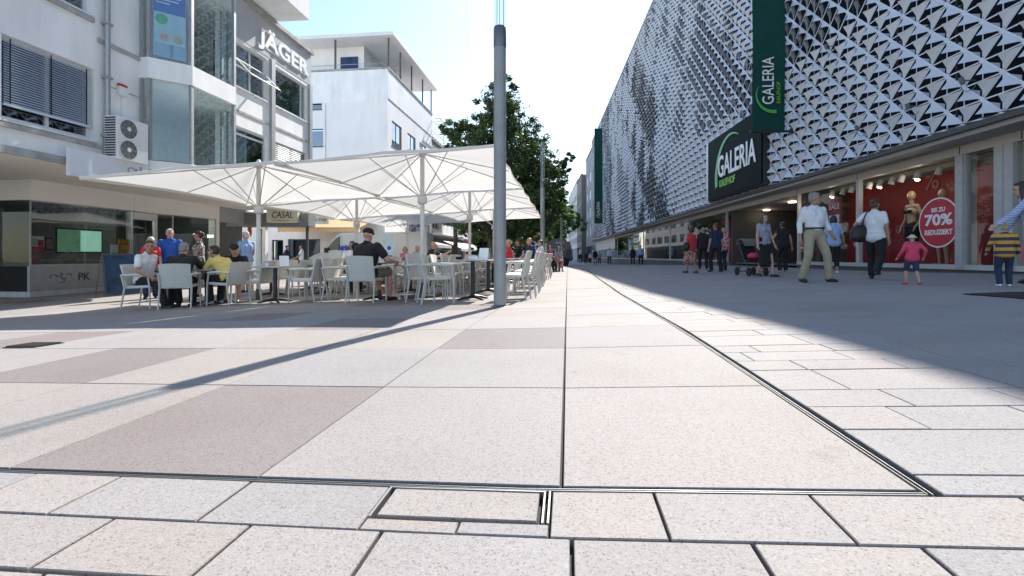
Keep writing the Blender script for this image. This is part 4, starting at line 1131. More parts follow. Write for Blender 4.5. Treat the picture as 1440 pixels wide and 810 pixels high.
# row beyond the corner building
def awn(label, a0, a1, n0, n1, z0, z1, m, grp=None):
    t = thing('shop_awning', label, 'awning', L.w((a0 + a1) / 2, n1, z0), 0, grp)
    mb = MB(); mb.hexa([L.w(a0, n0, z1), L.w(a1, n0, z1), L.w(a1, n1, z0), L.w(a0, n1, z0), L.w(a0, n0, z1 + .03), L.w(a1, n0, z1 + .03), L.w(a1, n1, z0 + .03), L.w(a0, n1, z0 + .03)])
    mb.box(a0, a1, n1 + .001, n1 + .02, z0 - .25, z0 + .02, None, L); build('cloth', mb, m, t)
    mb = MB()
    for a in (a0 + .2, a1 - .2): mb.tube([L.w(a, n1 - .05, z0), L.w(a, n0, z0 - .2)], .03, 6)
    build('arm', mb, M_galv, t)
M_wawn = mat('white_awning', (.78, .77, .74), .8, trans=.3)
awn('long white awning over the black shop windows of the corner building', c0 + .5, c1 - .3, NP + .01, NP + 2.2, 1.75, 2.25, M_wawn)
trel = block('balcony_building', 'grey building with white balconies and a white roof trellis beyond the corner building', c1 + .1, c1 + 17, NP - .15, 13.2, mat('taupe_render', (.30, .28, .27), .8), 3, 4, 3.6, 3.3, 1.7, fr=L, depth=9)
for r in range(3):
    mb = MB(); z = 3.2 + r * 3.3; mb.box(c1 + .6, c1 + 15, NP - .14, NP + 1.0, z - .2, z, None, L); mb.box(c1 + .6, c1 + 15, NP + .92, NP + 1.0, z, z + .85, None, L); build('balcony', mb, M_wall, trel)
mb = MB()
zt = 15.2
for q in range(15):
    a = c1 + .4 + q * 1.1; mb.box(a - .04, a + .04, NP - 2.4, NP + .9, zt, zt + .1, None, L)
for n in (NP - 2.3, NP - 1.2, NP - .1, NP + .85): mb.box(c1 + .3, c1 + 16, n - .04, n + .04, zt - .1, zt - .001, None, L)
for q in range(4): a = c1 + .8 + q * 4.6; mb.box(a - .05, a + .05, NP - .15, NP - .05, 13.4, zt - .101, None, L)
build('trellis', mb, M_wall, trel)
awn('pale awning along the shops of the balcony building', c1 + .8, c1 + 16, NP + 1.05, NP + 3.0, 1.5, 2.3, M_wawn)
ob = block('orange_building', 'ochre building with a red sign far down the left side', c1 + 17.2, c1 + 30, NP - .1, 12.5, mat('ochre_render', (.45, .27, .12), .8), 3, 3, 3.7, 3.2, 1.7, fr=L, depth=9)
block('pale_house', 'pale building closing the left row behind the trees', c1 + 30.3, c1 + 75, NP + 1.5, 14, mat('pale_render', (.6, .62, .63), .8), 4, 9, 3.5, 3.0, 1.6, fr=L, depth=9)
x0, x1, z0, z1 = frontal(645, 656, 329, 344, 68)
t = thing('red_sign', 'square red shop sign projecting from the ochre building', 'shop sign', (x0, 68, z0))
mb = MB(); mb.box(x0, x1, 68, 68.3, z0, z1); build('panel', mb, mat('sign_red', (.62, .03, .05), .4), t)
mb = MB(); mb.box(x0, x1, 68.0, 68.25, z0 - 1.0, z0 - .002); build('white_panel', mb, M_white, t)
mb = MB(); mb.box(x0 - 4.5, x0 - .002, 68.1, 68.2, z1 - .5, z1 - .4); build('bracket', mb, M_galv, t)
# ------------------------------------------------------------------ lamp posts
M_post = mat('post_grey', (.30, .315, .315), .5, .25, var=.12, scale=5, streak=.18)
M_acr = glass('lamp_glass', (.9, .95, .96), .08)
def lamp_post(label, p, h=4.05, r=.092):
    t = thing('lamp_post', label, 'lamp post', p, 0, 'tall lamp posts along the paving')
    q = Vector(p)
    mb = MB(); mb.lathe(q, [(r, -.05), (r, h)], 28); build('pole', mb, M_post, t, smooth=True)
    mb = MB(); mb.lathe(q, [(r + .045, -.02), (r + .045, .006), (r + .012, .012), (r + .004, .03)], 28); build('base_ring', mb, mat('post_dark', (.14, .145, .16), .4, .5), t, smooth=True)
    mb = MB(); mb.box(q.x - .035, q.x + .035, q.y - r - .006, q.y - r + .02, q.z + .55, q.z + .85); build('hatch', mb, M_post, t, bevel=.004)
    mb = MB(); mb.lathe(q, [(r + .002, h - .30), (r + .004, h - .295), (r + .004, h - .005), (r * .96, h + .01)], 28); build('collar', mb, mat('post_dark', (.14, .145, .16), .4, .5), t, smooth=True)
    mb = MB(); mb.lathe(q, [(r * .93, h + .011), (r * .93, h + 1.5)], 24); build('lamp_cylinder', mb, M_acr, t, smooth=True)
    mb = MB()
    for k in range(3):
        a = k * 2.1 + .4; mb.tube([q + Vector((r * .6 * math.cos(a), r * .6 * math.sin(a), h)), q + Vector((r * .6 * math.cos(a), r * .6 * math.sin(a), h + 1.5))], .006, 6)
    build('rod', mb, M_steel, t)
    mb = MB(); mb.lathe(q, [(r, h + 1.501), (r, h + 1.6), (r * .9, h + 1.62)], 24); build('cap', mb, M_post, t, smooth=True)
    return t
LP0 = gp(703, 431)
lamp_post('tall grey lamp post standing alone before the white umbrellas', LP0, 4.17)
P2 = gp(763, 386); lamp_post('second grey lamp post at the far end of the chair rows', P2, 3.95)
P3 = Vector((P2.x + 2.2, P2.y + 13.5, 0)); P3.z = gz(P3.x, P3.y); lamp_post('third grey lamp post far down the street by the bench', P3, 4.0)

# ------------------------------------------------------------------ umbrellas
M_can = mat('white_canvas', (.74, .725, .69), .85, var=.03, scale=2, trans=.42, bump=.08, bscale=14)
M_rib = mat('grey_rib', (.58, .58, .57), .45, .4)
M_hub = mat('pale_hub', (.62, .62, .60), .4)
hw, hd = 1.86, 2.22
def umbrella():
    t = thing('umbrella', 'white square umbrella', 'umbrella', (0, 0, 0), 0, 'white market umbrellas over the cafe')
    # local x across the street, y along it; z = 0 at the ground
    zt, ze = 3.02, 2.5
    sl = .055
    Z = lambda x, y, z: Vector((x, y, z + sl * x))
    apex = Z(0, 0, zt)
    cs = [(-hw, -hd), (hw, -hd), (hw, hd), (-hw, hd)]
    mids = [(0, -hd * .985), (hw * .985, 0), (0, hd * .985), (-hw * .985, 0)]
    rim = []
    for i in range(4):
        a, m, b = cs[i], mids[i], cs[(i + 1) % 4]
        for (p, q, dzp, dzq) in ((a, m, 0, .045), (m, b, .045, 0)):
            for k in range(5):
                s = k / 5; e = 1 - .028 * math.sin(math.pi * s)
                rim.append(Z((p[0] + (q[0] - p[0]) * s) * e, (p[1] + (q[1] - p[1]) * s) * e, ze + (dzp + (dzq - dzp) * s)))
    mb = MB(); n = len(rim); lev = 6; b0 = 0
    mb.v = [tuple(apex)]
    for l in range(1, lev + 1):
        f = l / lev
        for j, p in enumerate(rim):
            seam = abs(((j % 5) / 5) - .5) * 2 if j % 5 else 1
            q = apex.lerp(p, f); q.z -= .045 * math.sin(math.pi * f) * (1 - seam) + .006 * math.sin(j * 2.3 + l * 1.7)
            mb.v.append(tuple(q))
    for j in range(n): mb.f.append([0, 1 + j, 1 + (j + 1) % n]); mb.m.append(0); mb.c.append(None)
    for l in range(lev - 1):
        for j in range(n):
            a = 1 + l * n; mb.f.append([a + j, a + n + j, a + n + (j + 1) % n, a + (j + 1) % n]); mb.m.append(0); mb.c.append(None)
    cv = build('canopy', mb, M_can, t, smooth=True)
    mb = MB()
    for j in range(n):
        a, b = rim[j], rim[(j + 1) % n]; mb.poly([a, b, b - Vector((0, 0, .05)), a - Vector((0, 0, .05))])
    build('hem', mb, M_can, cv, recalc=False)
    mb = MB(); mb.lathe((0, 0, 0), [(.045, .02), (.045, zt - .02)], 16); build('pole', mb, M_hub, t, smooth=True)
    mb = MB(); mb.lathe((0, 0, 0), [(.085, 1.93), (.10, 1.95), (.10, 2.06), (.08, 2.08)], 16); build('slider', mb, M_hub, t, smooth=True)
    mb = MB(); mb.lathe((0, 0, 0), [(.07, zt - .1), (.08, zt - .02), (.05, zt + .03), (.02, zt + .08)], 14); build('finial', mb, M_hub, t, smooth=True)
    for (x, y) in cs + mids:
        tip = Z(x * .985, y * .985, ze - .03); mb = MB()
        st = apex + Vector((0, 0, -.05))
        mb.tube([st, tip], .012, 6)
        rb = build('rib', mb, M_rib, t)
        k = .42 if (x and y) else .5
        mb = MB(); mb.tube([(0, 0, 2.04), st.lerp(tip, k)], .009, 6); build('strut', mb, M_rib, rb)
    mb = MB(); mb.box(-.35, .35, -.35, .35, .0, .06); mb.lathe((0, 0, 0), [(.06, .06), (.06, .3)], 14); build('base_plate', mb, mat('iron_base', (.10, .10, .10), .6), t, bevel=.008)
    return t
um0 = umbrella()
U = [(-1.86, 10.03), (-5.48, 10.46)]
ul = ['front right white umbrella whose corner reaches towards the lone lamp post', 'front left white umbrella reaching across to the corner shop',
      'second row white umbrella behind the big front right one', 'second row white umbrella above the capped man',
      'third row white umbrella nearest the second lamp post', 'small looking third row white umbrella before the long white awning']
k = 0
for row in range(3):
    for side in range(2):
        x = U[side][0] + .1139 * 4.9 * row; y = U[side][1] + .9935 * 4.9 * row
        zz = gz(x, y)
        if side == 1: zz = min(zz, gz(x + 3.7, y - .4) - .17)
        loc = (x, y, zz if side == 0 else zz)
        if k == 0: o = um0; o.location = loc; o.rotation_euler = (0, 0, -th); o['label'] = ul[0]
        else: o = dup(um0, loc, -th, ul[k])
        k += 1

# ------------------------------------------------------------------ cafe tables and chairs
def weave_mat():
    m = bpy.data.materials.new('white_weave'); m.use_nodes = True; nt = m.node_tree; p = nt.nodes['Principled BSDF']
    tc = nt.nodes.new('ShaderNodeTexCoord')
    br = nt.nodes.new('ShaderNodeTexBrick'); br.inputs['Scale'].default_value = 14
    br.inputs['Color1'].default_value = (.74, .72, .66, 1); br.inputs['Color2'].default_value = (.66, .64, .58, 1); br.inputs['Mortar'].default_value = (.34, .33, .31, 1)
    br.inputs['Mortar Size'].default_value = .018; br.inputs['Brick Width'].default_value = .35; br.inputs['Row Height'].default_value = .22
    mp = nt.nodes.new('ShaderNodeMapping'); mp.inputs['Rotation'].default_value = (R(90), 0, 0)
    nt.links.new(tc.outputs['Object'], mp.inputs[0]); nt.links.new(mp.outputs[0], br.inputs['Vector'])
    nt.links.new(br.outputs['Color'], p.inputs['Base Color'])
    b = nt.nodes.new('ShaderNodeBump'); b.inputs['Strength'].default_value = .5; b.inputs['Distance'].default_value = .004; b.invert = True
    nt.links.new(br.outputs['Fac'], b.inputs['Height']); nt.links.new(b.outputs[0], p.inputs['Normal'])
    p.inputs['Roughness'].default_value = .6
    return m
M_weave = weave_mat()
M_cleg = mat('chair_leg', (.52, .515, .49), .45, .15, var=.05)
def chair():
    t = thing('cafe_chair', 'white woven armchair', 'chair', (0, 0, 0), 0, 'white woven cafe chairs')
    # seat
    mb = MB(); w, d = .25, .24
    mb.hexa([(-w, -d, .40), (w, -d, .40), (w + .01, d, .42), (-w - .01, d, .42), (-w, -d, .45), (w, -d, .45), (w + .01, d, .47), (-w - .01, d, .47)])
    build('seat', mb, M_weave, t, bevel=.015)
    # back: gently curved panel leaning backwards
    mb = MB(); n = 8; rows = 6
    def P(i, j, off):
        x = -.245 + .49 * i / n; s = j / rows
        y = -.225 - .10 * s - .035 * (1 - (2 * i / n - 1) ** 2) + off
        return (x * (1 + .05 * s), y, .43 + .44 * s - (.012 * (2 * i / n - 1) ** 2 if j == rows else 0))
    for off in (0, .028):
        for i in range(n):
            for j in range(rows): mb.poly([P(i, j, off), P(i + 1, j, off), P(i + 1, j + 1, off), P(i, j + 1, off)])
    for j in range(rows):
        for i in (0, n): mb.poly([P(i, j, 0), P(i, j + 1, 0), P(i, j + 1, .028), P(i, j, .028)])
    for i in range(n):
        for j in (0, rows): mb.poly([P(i, j, 0), P(i + 1, j, 0), P(i + 1, j, .028), P(i, j, .028)])
    build('backrest', mb, M_weave, t)
    for sx in (-1, 1):
        mb = MB(); mb.tube([(sx * .285, .235, 0), (sx * .28, .225, .45), (sx * .28, .19, .66)], [.014, .018, .018], 8); build('leg', mb, M_cleg, t, smooth=True)
        mb = MB(); mb.tube([(sx * .265, -.30, 0), (sx * .258, -.235, .42), (sx * .262, -.29, .66)], [.014, .018, .018], 8); build('leg', mb, M_cleg, t, smooth=True)
        mb = MB(); mb.tube([(sx * .264, -.30, .655), (sx * .285, -.05, .672), (sx * .287, .21, .655)], [.02, .026, .02], 8); build('armrest', mb, M_weave, t, smooth=True)
    return t
ch0 = chair(); used = []
def place_chair(p, face, label):
    loc = Vector((p[0], p[1], gz(p[0], p[1]))); rz = R(face - 90)
    if not used: o = ch0; o.location = loc; o.rotation_euler = (0, 0, rz); o['label'] = label
    else: o = dup(ch0, loc, rz, label)
    used.append(o); return o
def table():
    t = thing('cafe_table', 'cafe table', 'table', (0, 0, 0), 0, 'cafe tables on black columns')
    mb = MB(); mb.box(-.35, .35, -.35, .35, .715, .74); build('tabletop', mb, mat('table_top', (.42, .41, .40), .35, var=.1), t, bevel=.008)
    mb = MB(); mb.lathe((0, 0, 0), [(.04, .03), (.04, .70)], 14); mb.box(-.12, .12, -.12, .12, .70, .714); build('column', mb, mat('column_black', (.018, .018, .02), .4), t)
    mb = MB()
    for a in range(4):
        c, s = math.cos(a * math.pi / 2 + .78), math.sin(a * math.pi / 2 + .78)
        mb.tube([(0, 0, .07), (.16 * c, .16 * s, .05), (.33 * c, .33 * s, .018)], [.035, .028, .016], 8)
    build('foot', mb, mat('column_black', (.018, .018, .02), .4), t)
    return t
tb0 = table(); tabs = []
def place_table(p, label, rz=None):
    loc = Vector((p[0], p[1], gz(p[0], p[1])))
    if not tabs: o = tb0; o.location = loc; o.rotation_euler = (0, 0, -th); o['label'] = label
    else: o = dup(tb0, loc, -th if rz is None else rz, label)
    tabs.append(o); return o
def SD(p, u, v): return (p[0] + u * TC + v * TS, p[1] - u * TS + v * TC)
# four lines of tables running down the street: D (left) .. A (right, behind the lamp post)
TA = [SD((-.72, 8.9), 0, k * 1.75) for k in range(7)]
TB = [(-2.62, 9.55)] + [SD((-2.62, 9.55), 0, 1.9 + k * 1.8) for k in range(4)]
TCc = [(-4.82, 9.85)] + [SD((-4.82, 9.85), 0, 2.1 + k * 1.9) for k in range(3)]
TD = [(-6.28, 9.95)] + [SD((-6.28, 9.95), .05, 2.1 + k * 1.9) for k in range(2)]
ordn = ['first', 'second', 'third', 'fourth', 'fifth', 'sixth', 'seventh']
for i, p in enumerate(TA): place_table(p, f'cafe table, {ordn[i]} back in the line nearest the lamp posts')
for i, p in enumerate(TB): place_table(p, 'cafe table where the man in the black cap sits' if i == 0 else f'cafe table, {ordn[i]} back in the line behind the man in the black cap')
for i, p in enumerate(TCc): place_table(p, 'empty cafe table with black column right of the yellow shirt' if i == 0 else f'cafe table, {ordn[i]} back in the line behind the empty front table')
for i, p in enumerate(TD): place_table(p, 'cafe table with the group of men around it' if i == 0 else f'cafe table, {ordn[i]} back in the line behind the group of men')
fl, fr_ = 180 - 6.5, -6.5
W_ = dict(r='facing the street front', l='facing the shops')
# line A: chairs on both sides
for i, p in enumerate(TA):
    for k, dv in enumerate((-.29, .31)):
        if i > 4 and k == 1: continue
        place_chair(SD(p, .80 + .03 * ((i * 7 + k * 3) % 4 - 1.5), dv), fl + ((i * 5 + k * 7) % 9 - 4), f'white woven chair on lamp post side, {"near" if k == 0 else "far"} place at {ordn[i]} table of line')
        if i < 5: place_chair(SD(p, -.80 - .03 * ((i * 3 + k * 5) % 4 - 1), dv), fr_ + ((i * 7 + k * 4) % 11 - 5), f'white woven chair on shop side, {"near" if k == 0 else "far"} place at {ordn[i]} table by lamp posts')
place_chair((-1.28, 8.25), 18, 'white woven chair standing out alone in front, left of the lone lamp post')
# line B
place_chair((-2.72, 9.05), 82, 'white woven chair under the man in the black cap')
place_chair((-2.05, 9.85), 125, 'white woven chair across the table from the man in the black cap')
place_chair((-3.45, 9.75), 4, 'empty white woven chair with its arm towards the capped man, left of his table')
for i, p in enumerate(TB[1:]):
    for k, dv in enumerate((-.28, .3)):
        place_chair(SD(p, .78, dv), fl, f'white woven chair facing the shops, {"near" if k == 0 else "far"} place {ordn[i]} table behind the capped man')
        if i < 3: place_chair(SD(p, -.78, dv), fr_, f'white woven chair backing onto the shops, {"near" if k == 0 else "far"} place {ordn[i]} table behind the capped man')
# line C
place_chair((-4.12, 9.75), 172, 'white woven chair seen from its back corner, right of the empty front table')
place_chair((-4.02, 10.35), 174, 'white woven chair tucked just behind the one right of the empty front table')
place_chair((-3.62, 10.5), 8, 'empty white woven chair facing right in the gap before the capped man')
place_chair((-5.38, 10.12), 178, 'empty white woven chair right beside the yellow shirted man')
for i, p in enumerate(TCc[1:]):
    for k, dv in enumerate((-.28, .3)):
        place_chair(SD(p, .78, dv), fl, f'white woven chair facing the shops, {"near" if k == 0 else "far"} place {ordn[i]} table behind the empty front one')
        place_chair(SD(p, -.78, dv), fr_, f'white woven chair with back to shops, {"near" if k == 0 else "far"} place {ordn[i]} table behind the empty front one')
# line D and the group of men
chA = place_chair((-7.22, 9.55), 6, 'white woven chair under the man in the white shirt')
chB = place_chair((-6.42, 9.35), 108, 'white woven chair with its broad back to us under the man in black')
chD = place_chair((-5.72, 9.75), 164, 'white woven chair under the man in the yellow shirt')
chC = place_chair((-6.1, 10.75), 288, 'white woven chair at the far side of the men under the capped sitter')
for i, p in enumerate(TD[1:]):
    for k, dv in enumerate((-.28, .3)):
        place_chair(SD(p, .78, dv), fl, f'white woven chair facing left, {"near" if k == 0 else "far"} place {ordn[i]} table behind the group of men')
# table things
def cup(p, label, top=.74):
    z = gz(p[0], p[1]) + top
    t = thing('coffee_cup', label, 'cup', (p[0], p[1], z))
    mb = MB(); mb.lathe((p[0], p[1], z), [(.025, .008), (.042, .07), (.038, .07), (.022, .014)], 14); build('bowl', mb, M_white, t, smooth=True)
    mb = MB(); mb.lathe((p[0], p[1], z), [(.03, .001), (.07, .008), (.068, .01), (.03, .006)], 14); build('saucer', mb, M_white, t, smooth=True)
cup((TCc[0][0] - .12, TCc[0][1] - .1), 'white coffee cup on the empty front table')
cup((TD[0][0] + .1, TD[0][1] + .05), 'white coffee cup on the table between the men')
p = TA[0]; t = thing('napkin_holder', 'small white napkin box on the table just left of the lamp post', 'napkin holder', (p[0], p[1], gz(*p) + .74))
mb = MB(); mb.box(p[0] - .09, p[0] + .09, p[1] - .05, p[1] + .05, gz(*p) + .741, gz(*p) + .80); build('box', mb, M_white, t, bevel=.008)
mb = MB(); mb.box(p[0] - .07, p[0] + .07, p[1] - .03, p[1] + .03, gz(*p) + .801, gz(*p) + .815); build('napkins', mb, M_hub, t)
def bottle(p, label, m):
    z = gz(p[0], p[1]) + .741; t = thing('bottle', label, 'bottle', (p[0], p[1], z))
    mb = MB(); mb.lathe((p[0], p[1], z), [(.03, 0), (.032, .01), (.032, .13), (.013, .18), (.013, .225)], 12); build('body', mb, m, t, smooth=True)
    mb = MB(); mb.lathe((p[0], p[1], z), [(.015, .226), (.015, .24)], 10); build('cap', mb, M_steel, t)
bottle((TB[0][0] + .1, TB[0][1] + .12), 'small dark bottle on the table of the capped man', mat('bottle_brown', (.06, .03, .012), .1, var=0))
bottle((TD[0][0] - .14, TD[0][1] + .1), 'small dark bottle on the table between the men', mat('bottle_brown', (.06, .03, .012), .1, var=0))
bottle((TA[1][0] + .05, TA[1][1]), 'small clear green bottle on the second table from the lamp post', mat('bottle_green', (.05, .12, .06), .1, var=0))
cup((TB[0][0] - .1, TB[0][1] - .1), 'white coffee cup on the table of the capped man')
def menu(p, label, rz):
    z = gz(p[0], p[1]) + .741; t = thing('menu_card', label, 'menu', (p[0], p[1], z), rz); OFF[t.name] = Vector()
    mb = MB(); mb.hexa([(-.09, -.07, 0), (.09, -.07, 0), (.09, -.066, 0), (-.09, -.066, 0), (-.09, -.002, .21), (.09, -.002, .21), (.09, .002, .21), (-.09, .002, .21)]); build('front_leaf', mb, M_white, t)
    mb = MB(); mb.hexa([(-.09, .066, 0), (.09, .066, 0), (.09, .07, 0), (-.09, .07, 0), (-.09, -.001, .205), (.09, -.001, .205), (.09, .003, .205), (-.09, .003, .205)]); build('rear_leaf', mb, M_hub, t)
menu((TCc[0][0] + .12, TCc[0][1] + .12), 'folded white menu card standing on the empty front table', .5)
menu((TA[0][0] + .2, TA[0][1] + .15), 'folded white menu card on the table left of the lamp post', -.3)
p = TA[0]; t = thing('ashtray', 'black ashtray on the table just left of the lamp post', 'ashtray', (p[0] - .25, p[1] - .1, gz(*p) + .74))
mb = MB(); mb.lathe((p[0] - .25, p[1] - .1, gz(*p) + .741), [(.05, 0), (.06, .05), (.05, .05), (.045, .012)], 14); build('bowl', mb, M_black, t, smooth=True)

# ------------------------------------------------------------------ boards
t = thing('sandwich_board', 'blue sandwich board leaning open beside the corner shop', 'sign board', gp(168, 416))
q = gp(168, 414); mb = MB(); mb2 = MB()
bx = Fr((.55, .835), (.835, -.55), (q.x, q.y))
H_ = 1.12
def lean(a, k, dn): return bx.w(a, .30 - .26 * k + dn, q.z + .02 + H_ * k)
mb.hexa([lean(-.42, 0, 0), lean(.42, 0, 0), lean(.42, 0, .03), lean(-.42, 0, .03), lean(-.42, 1, 0), lean(.42, 1, 0), lean(.42, 1, .03), lean(-.42, 1, .03)])
build('frame', mb, mat('board_frame', (.10, .105, .11), .5), t)
mb2.hexa([lean(-.38, .04, .031), lean(.38, .04, .031), lean(.38, .04, .036), lean(-.38, .04, .036), lean(-.38, .96, .031), lean(.38, .96, .031), lean(.38, .96, .036), lean(-.38, .96, .036)])
build('poster', mb2, mat('board_blue', (.018, .06, .12), .3, var=.7, scale=2.5), t)
mb = MB()
for a in (-.40, .40): mb.tube([bx.w(a, .02, q.z + .02 + H_), bx.w(a, -.45, q.z + .01)], .016, 6)
build('rear_leg', mb, M_steel, t)
q = at(546, 16.5)
t = thing('poster_stand', 'white and blue poster stand right of the capped man', 'sign board', q)
mb = MB(); mb.box(q.x - .19, q.x + .19, q.y, q.y + .05, q.z + .1, q.z + 1.65); build('panel', mb, mat('stand_pale', (.50, .62, .72), .4, var=.2, scale=3), t, bevel=.006)
mb = MB(); mb.lathe((q.x + .03, q.y - .001, q.z + 1.2), [(.07, -.003), (.07, .003)], 20, axis=(0, -1, 0)); mb.box(q.x - .15, q.x + .15, q.y - .004, q.y - .001, q.z + .55, q.z + .95); build('blue_print', mb, mat('sign_blue', (.02, .10, .42), .4, var=0), t)
mb = MB(); mb.box(q.x - .25, q.x + .25, q.y - .15, q.y + .2, q.z, q.z + .1); build('base', mb, M_galv, t, bevel=.01)

# ------------------------------------------------------------------ delivery van
t = thing('delivery_van', 'white delivery van with blue lettering parked behind the cafe chairs', 'van', (-7.9, 23.5, gz(-7.9, 23.5)))
vz = gz(-7.9, 23.5); vy = 22.4
X = lambda px: (px - 720) / F * vy
prof = [(X(434), .55), (X(434), .95), (X(440), 1.08), (X(455), 1.25), (X(472), 1.95), (X(478), 2.12), (X(600), 2.18), (X(601), .55)]
def prism(mb, pr, y0, y1, m=None):
    n = len(pr)
    mb.poly([(x, y0, vz + z) for x, z in pr], m); mb.poly([(x, y1, vz + z) for x, z in pr][::-1], m)
    for i in range(n):
        (x0, z0), (x1, z1) = pr[i], pr[(i + 1) % n]
        mb.poly([(x0, y0, vz + z0), (x0, y1, vz + z0), (x1, y1, vz + z1), (x1, y0, vz + z1)], m)
mb = MB(); prism(mb, prof, vy, vy + 1.95); build('body', mb, mat('van_white', (.72, .73, .73), .25, var=.02, coat=.4), t, bevel=.05)
M_vg = mat('dark_vehicle_glass', (.03, .04, .045), .08, var=.2)
mb = MB(); wp = [(X(457.5), 1.30), (X(472), 1.86), (X(478.5), 1.98), (X(478.5), 1.34)]
mb.poly([(x, vy - .012, vz + z) for x, z in wp]); mb.poly([(x, vy + 1.962, vz + z) for x, z in wp][::-1])
build('side_window', mb, M_vg, t, recalc=False)
mb = MB(); mb.poly([(X(455.5) - .012, vy + .15, vz + 1.29), (X(455.5) - .012, vy + 1.8, vz + 1.29), (X(471.3) - .012, vy + 1.72, vz + 1.93), (X(471.3) - .012, vy + .22, vz + 1.93)]); build('windscreen', mb, M_vg, t, recalc=False)
mb = MB(); mb.box(X(458), X(462), vy - .22, vy - .02, vz + 1.2, vz + 1.42); build('mirror', mb, mat('trim_black', (.03, .03, .03), .5), t, bevel=.02)
mb = MB(); mb.box(X(434) - .04, X(601), vy - .02, vy + 1.97, vz + .36, vz + .549); build('sill_trim', mb, mat('trim_black', (.03, .03, .03), .5), t, bevel=.02)
for px_ in (449, 575):
    for y in (vy - .03, vy + 1.75):
        mb = MB(); mb.lathe((X(px_), y, vz + .34), [(.20, 0), (.33, .0), (.34, .03), (.34, .2), (.33, .23), (.2, .23)], 24, axis=(0, 1, 0)); w_ = build('wheel', mb, mat('tyre', (.02, .02, .02), .8), t, smooth=True)
        mb = MB(); mb.lathe((X(px_), y - .006, vz + .34), [(.20, .0), (.17, .02), (.05, .01)], 20, axis=(0, 1, 0)); build('rim', mb, M_galv, w_, smooth=True)
mb = MB(); mb.box(X(434) - .02, X(437), vy - .012, vy + .2, vz + .8, vz + .98); build('headlight', mb, mat('headlight', (.6, .65, .7), .1), t, bevel=.01)
lettering('Getränke', (X(475), vy - .016, vz + 1.30), (1, 0, 0), (0, 0, 1), .30, mat('van_blue', (.02, .05, .45), .4, var=0), t, width=X(496) - X(475), bold=.04, depth=.006)
mb = MB(); mb.box(X(498), X(506), vy - .016, vy - .012, vz + 1.24, vz + 1.53); build('logo_square', mb, M_black, t)
mb = MB()
for i in range(3): mb.tube([(X(499) + .05 * i, vy - .018, vz + 1.29 + .02 * i), (X(501.5) + .05 * i, vy - .018, vz + 1.42), (X(503) + .03 * i, vy - .018, vz + 1.33), (X(505), vy - .018, vz + 1.47 - .05 * i)], .012, 5)
build('logo_mark', mb, M_white, t)
mb = MB(); mb.box(X(540) - .006, X(540) + .006, vy - .004, vy - .001, vz + .6, vz + 2.05); mb.box(X(481) - .006, X(481) + .006, vy - .004, vy - .001, vz + .6, vz + 1.95); build('door_gap', mb, mat('trim_black', (.03, .03, .03), .5), t)

# dark blue truck down the street
ty = 44.0; tz = gz(3.6, ty); XT = lambda px: (px - 720) / F * ty
t = thing('blue_truck', 'dark blue box truck with small white lettering parked under the far trees', 'truck', (XT(782), ty + 2, tz)); vz = tz
M_tb = mat('truck_blue', (.012, .022, .07), .35, var=.1, coat=.3)
mb = MB(); mb.box(XT(769), XT(794), ty, ty + 6, tz + .75, tz + 2.55); build('box', mb, M_tb, t, bevel=.04)
mb = MB(); mb.box(XT(769) + .01, XT(794) - .01, ty - .012, ty - .002, tz + 1.45, tz + 1.62); build('pale_stripe', mb, mat('stripe_grey', (.30, .32, .36), .4), t)
mb = MB(); prism(mb, [(XT(794) + .03, .6), (XT(794) + .03, 2.3), (XT(794) + .5, 2.3), (XT(794) + .75, 1.4), (XT(794) + .8, .6)], ty + .1, ty + 2.1); build('cab', mb, M_tb, t, bevel=.04)
for px_ in (779, 794):
    mb = MB(); mb.lathe((XT(px_), ty - .02, tz + .42), [(.2, 0), (.41, 0), (.42, .04), (.42, .26), (.2, .28)], 20, axis=(0, 1, 0)); build('wheel', mb, mat('tyre', (.02, .02, .02), .8), t, smooth=True)
mb = MB(); mb.box(XT(769), XT(794) + .7, ty + .3, ty + 5.5, tz + .5, tz + .749); build('chassis', mb, mat('trim_black', (.03, .03, .03), .5), t)
lettering('brand', (XT(782), ty - .016, tz + 2.08), (1, 0, 0), (0, 0, 1), .26, mat('letter_grey', (.5, .53, .58), .5, var=0), t, width=.72, bold=.02, depth=.01)

# ------------------------------------------------------------------ trees
def leaf_mat(name, c0, c1, tr=.3):
    m = bpy.data.materials.new(name); m.use_nodes = True; nt = m.node_tree; p = nt.nodes['Principled BSDF']
    a = nt.nodes.new('ShaderNodeAttribute'); a.attribute_name = 'tint'
    nt.links.new(a.outputs['Color'], p.inputs['Base Color']); p.inputs['Roughness'].default_value = .55
    tl = nt.nodes.new('ShaderNodeBsdfTranslucent'); nt.links.new(a.outputs['Color'], tl.inputs[0])
    ms = nt.nodes.new('ShaderNodeMixShader'); ms.inputs[0].default_value = tr
    nt.links.new(p.outputs[0], ms.inputs[1]); nt.links.new(tl.outputs[0], ms.inputs[2]); nt.links.new(ms.outputs[0], nt.nodes['Material Output'].inputs[0])
    return m
M_leafd = leaf_mat('dark_leaves', None, None, .4); M_leafl = leaf_mat('bright_leaves', None, None, .45)
M_bark = mat('bark', (.09, .07, .055), .9, var=.3, scale=8, bump=.4, bscale=20)
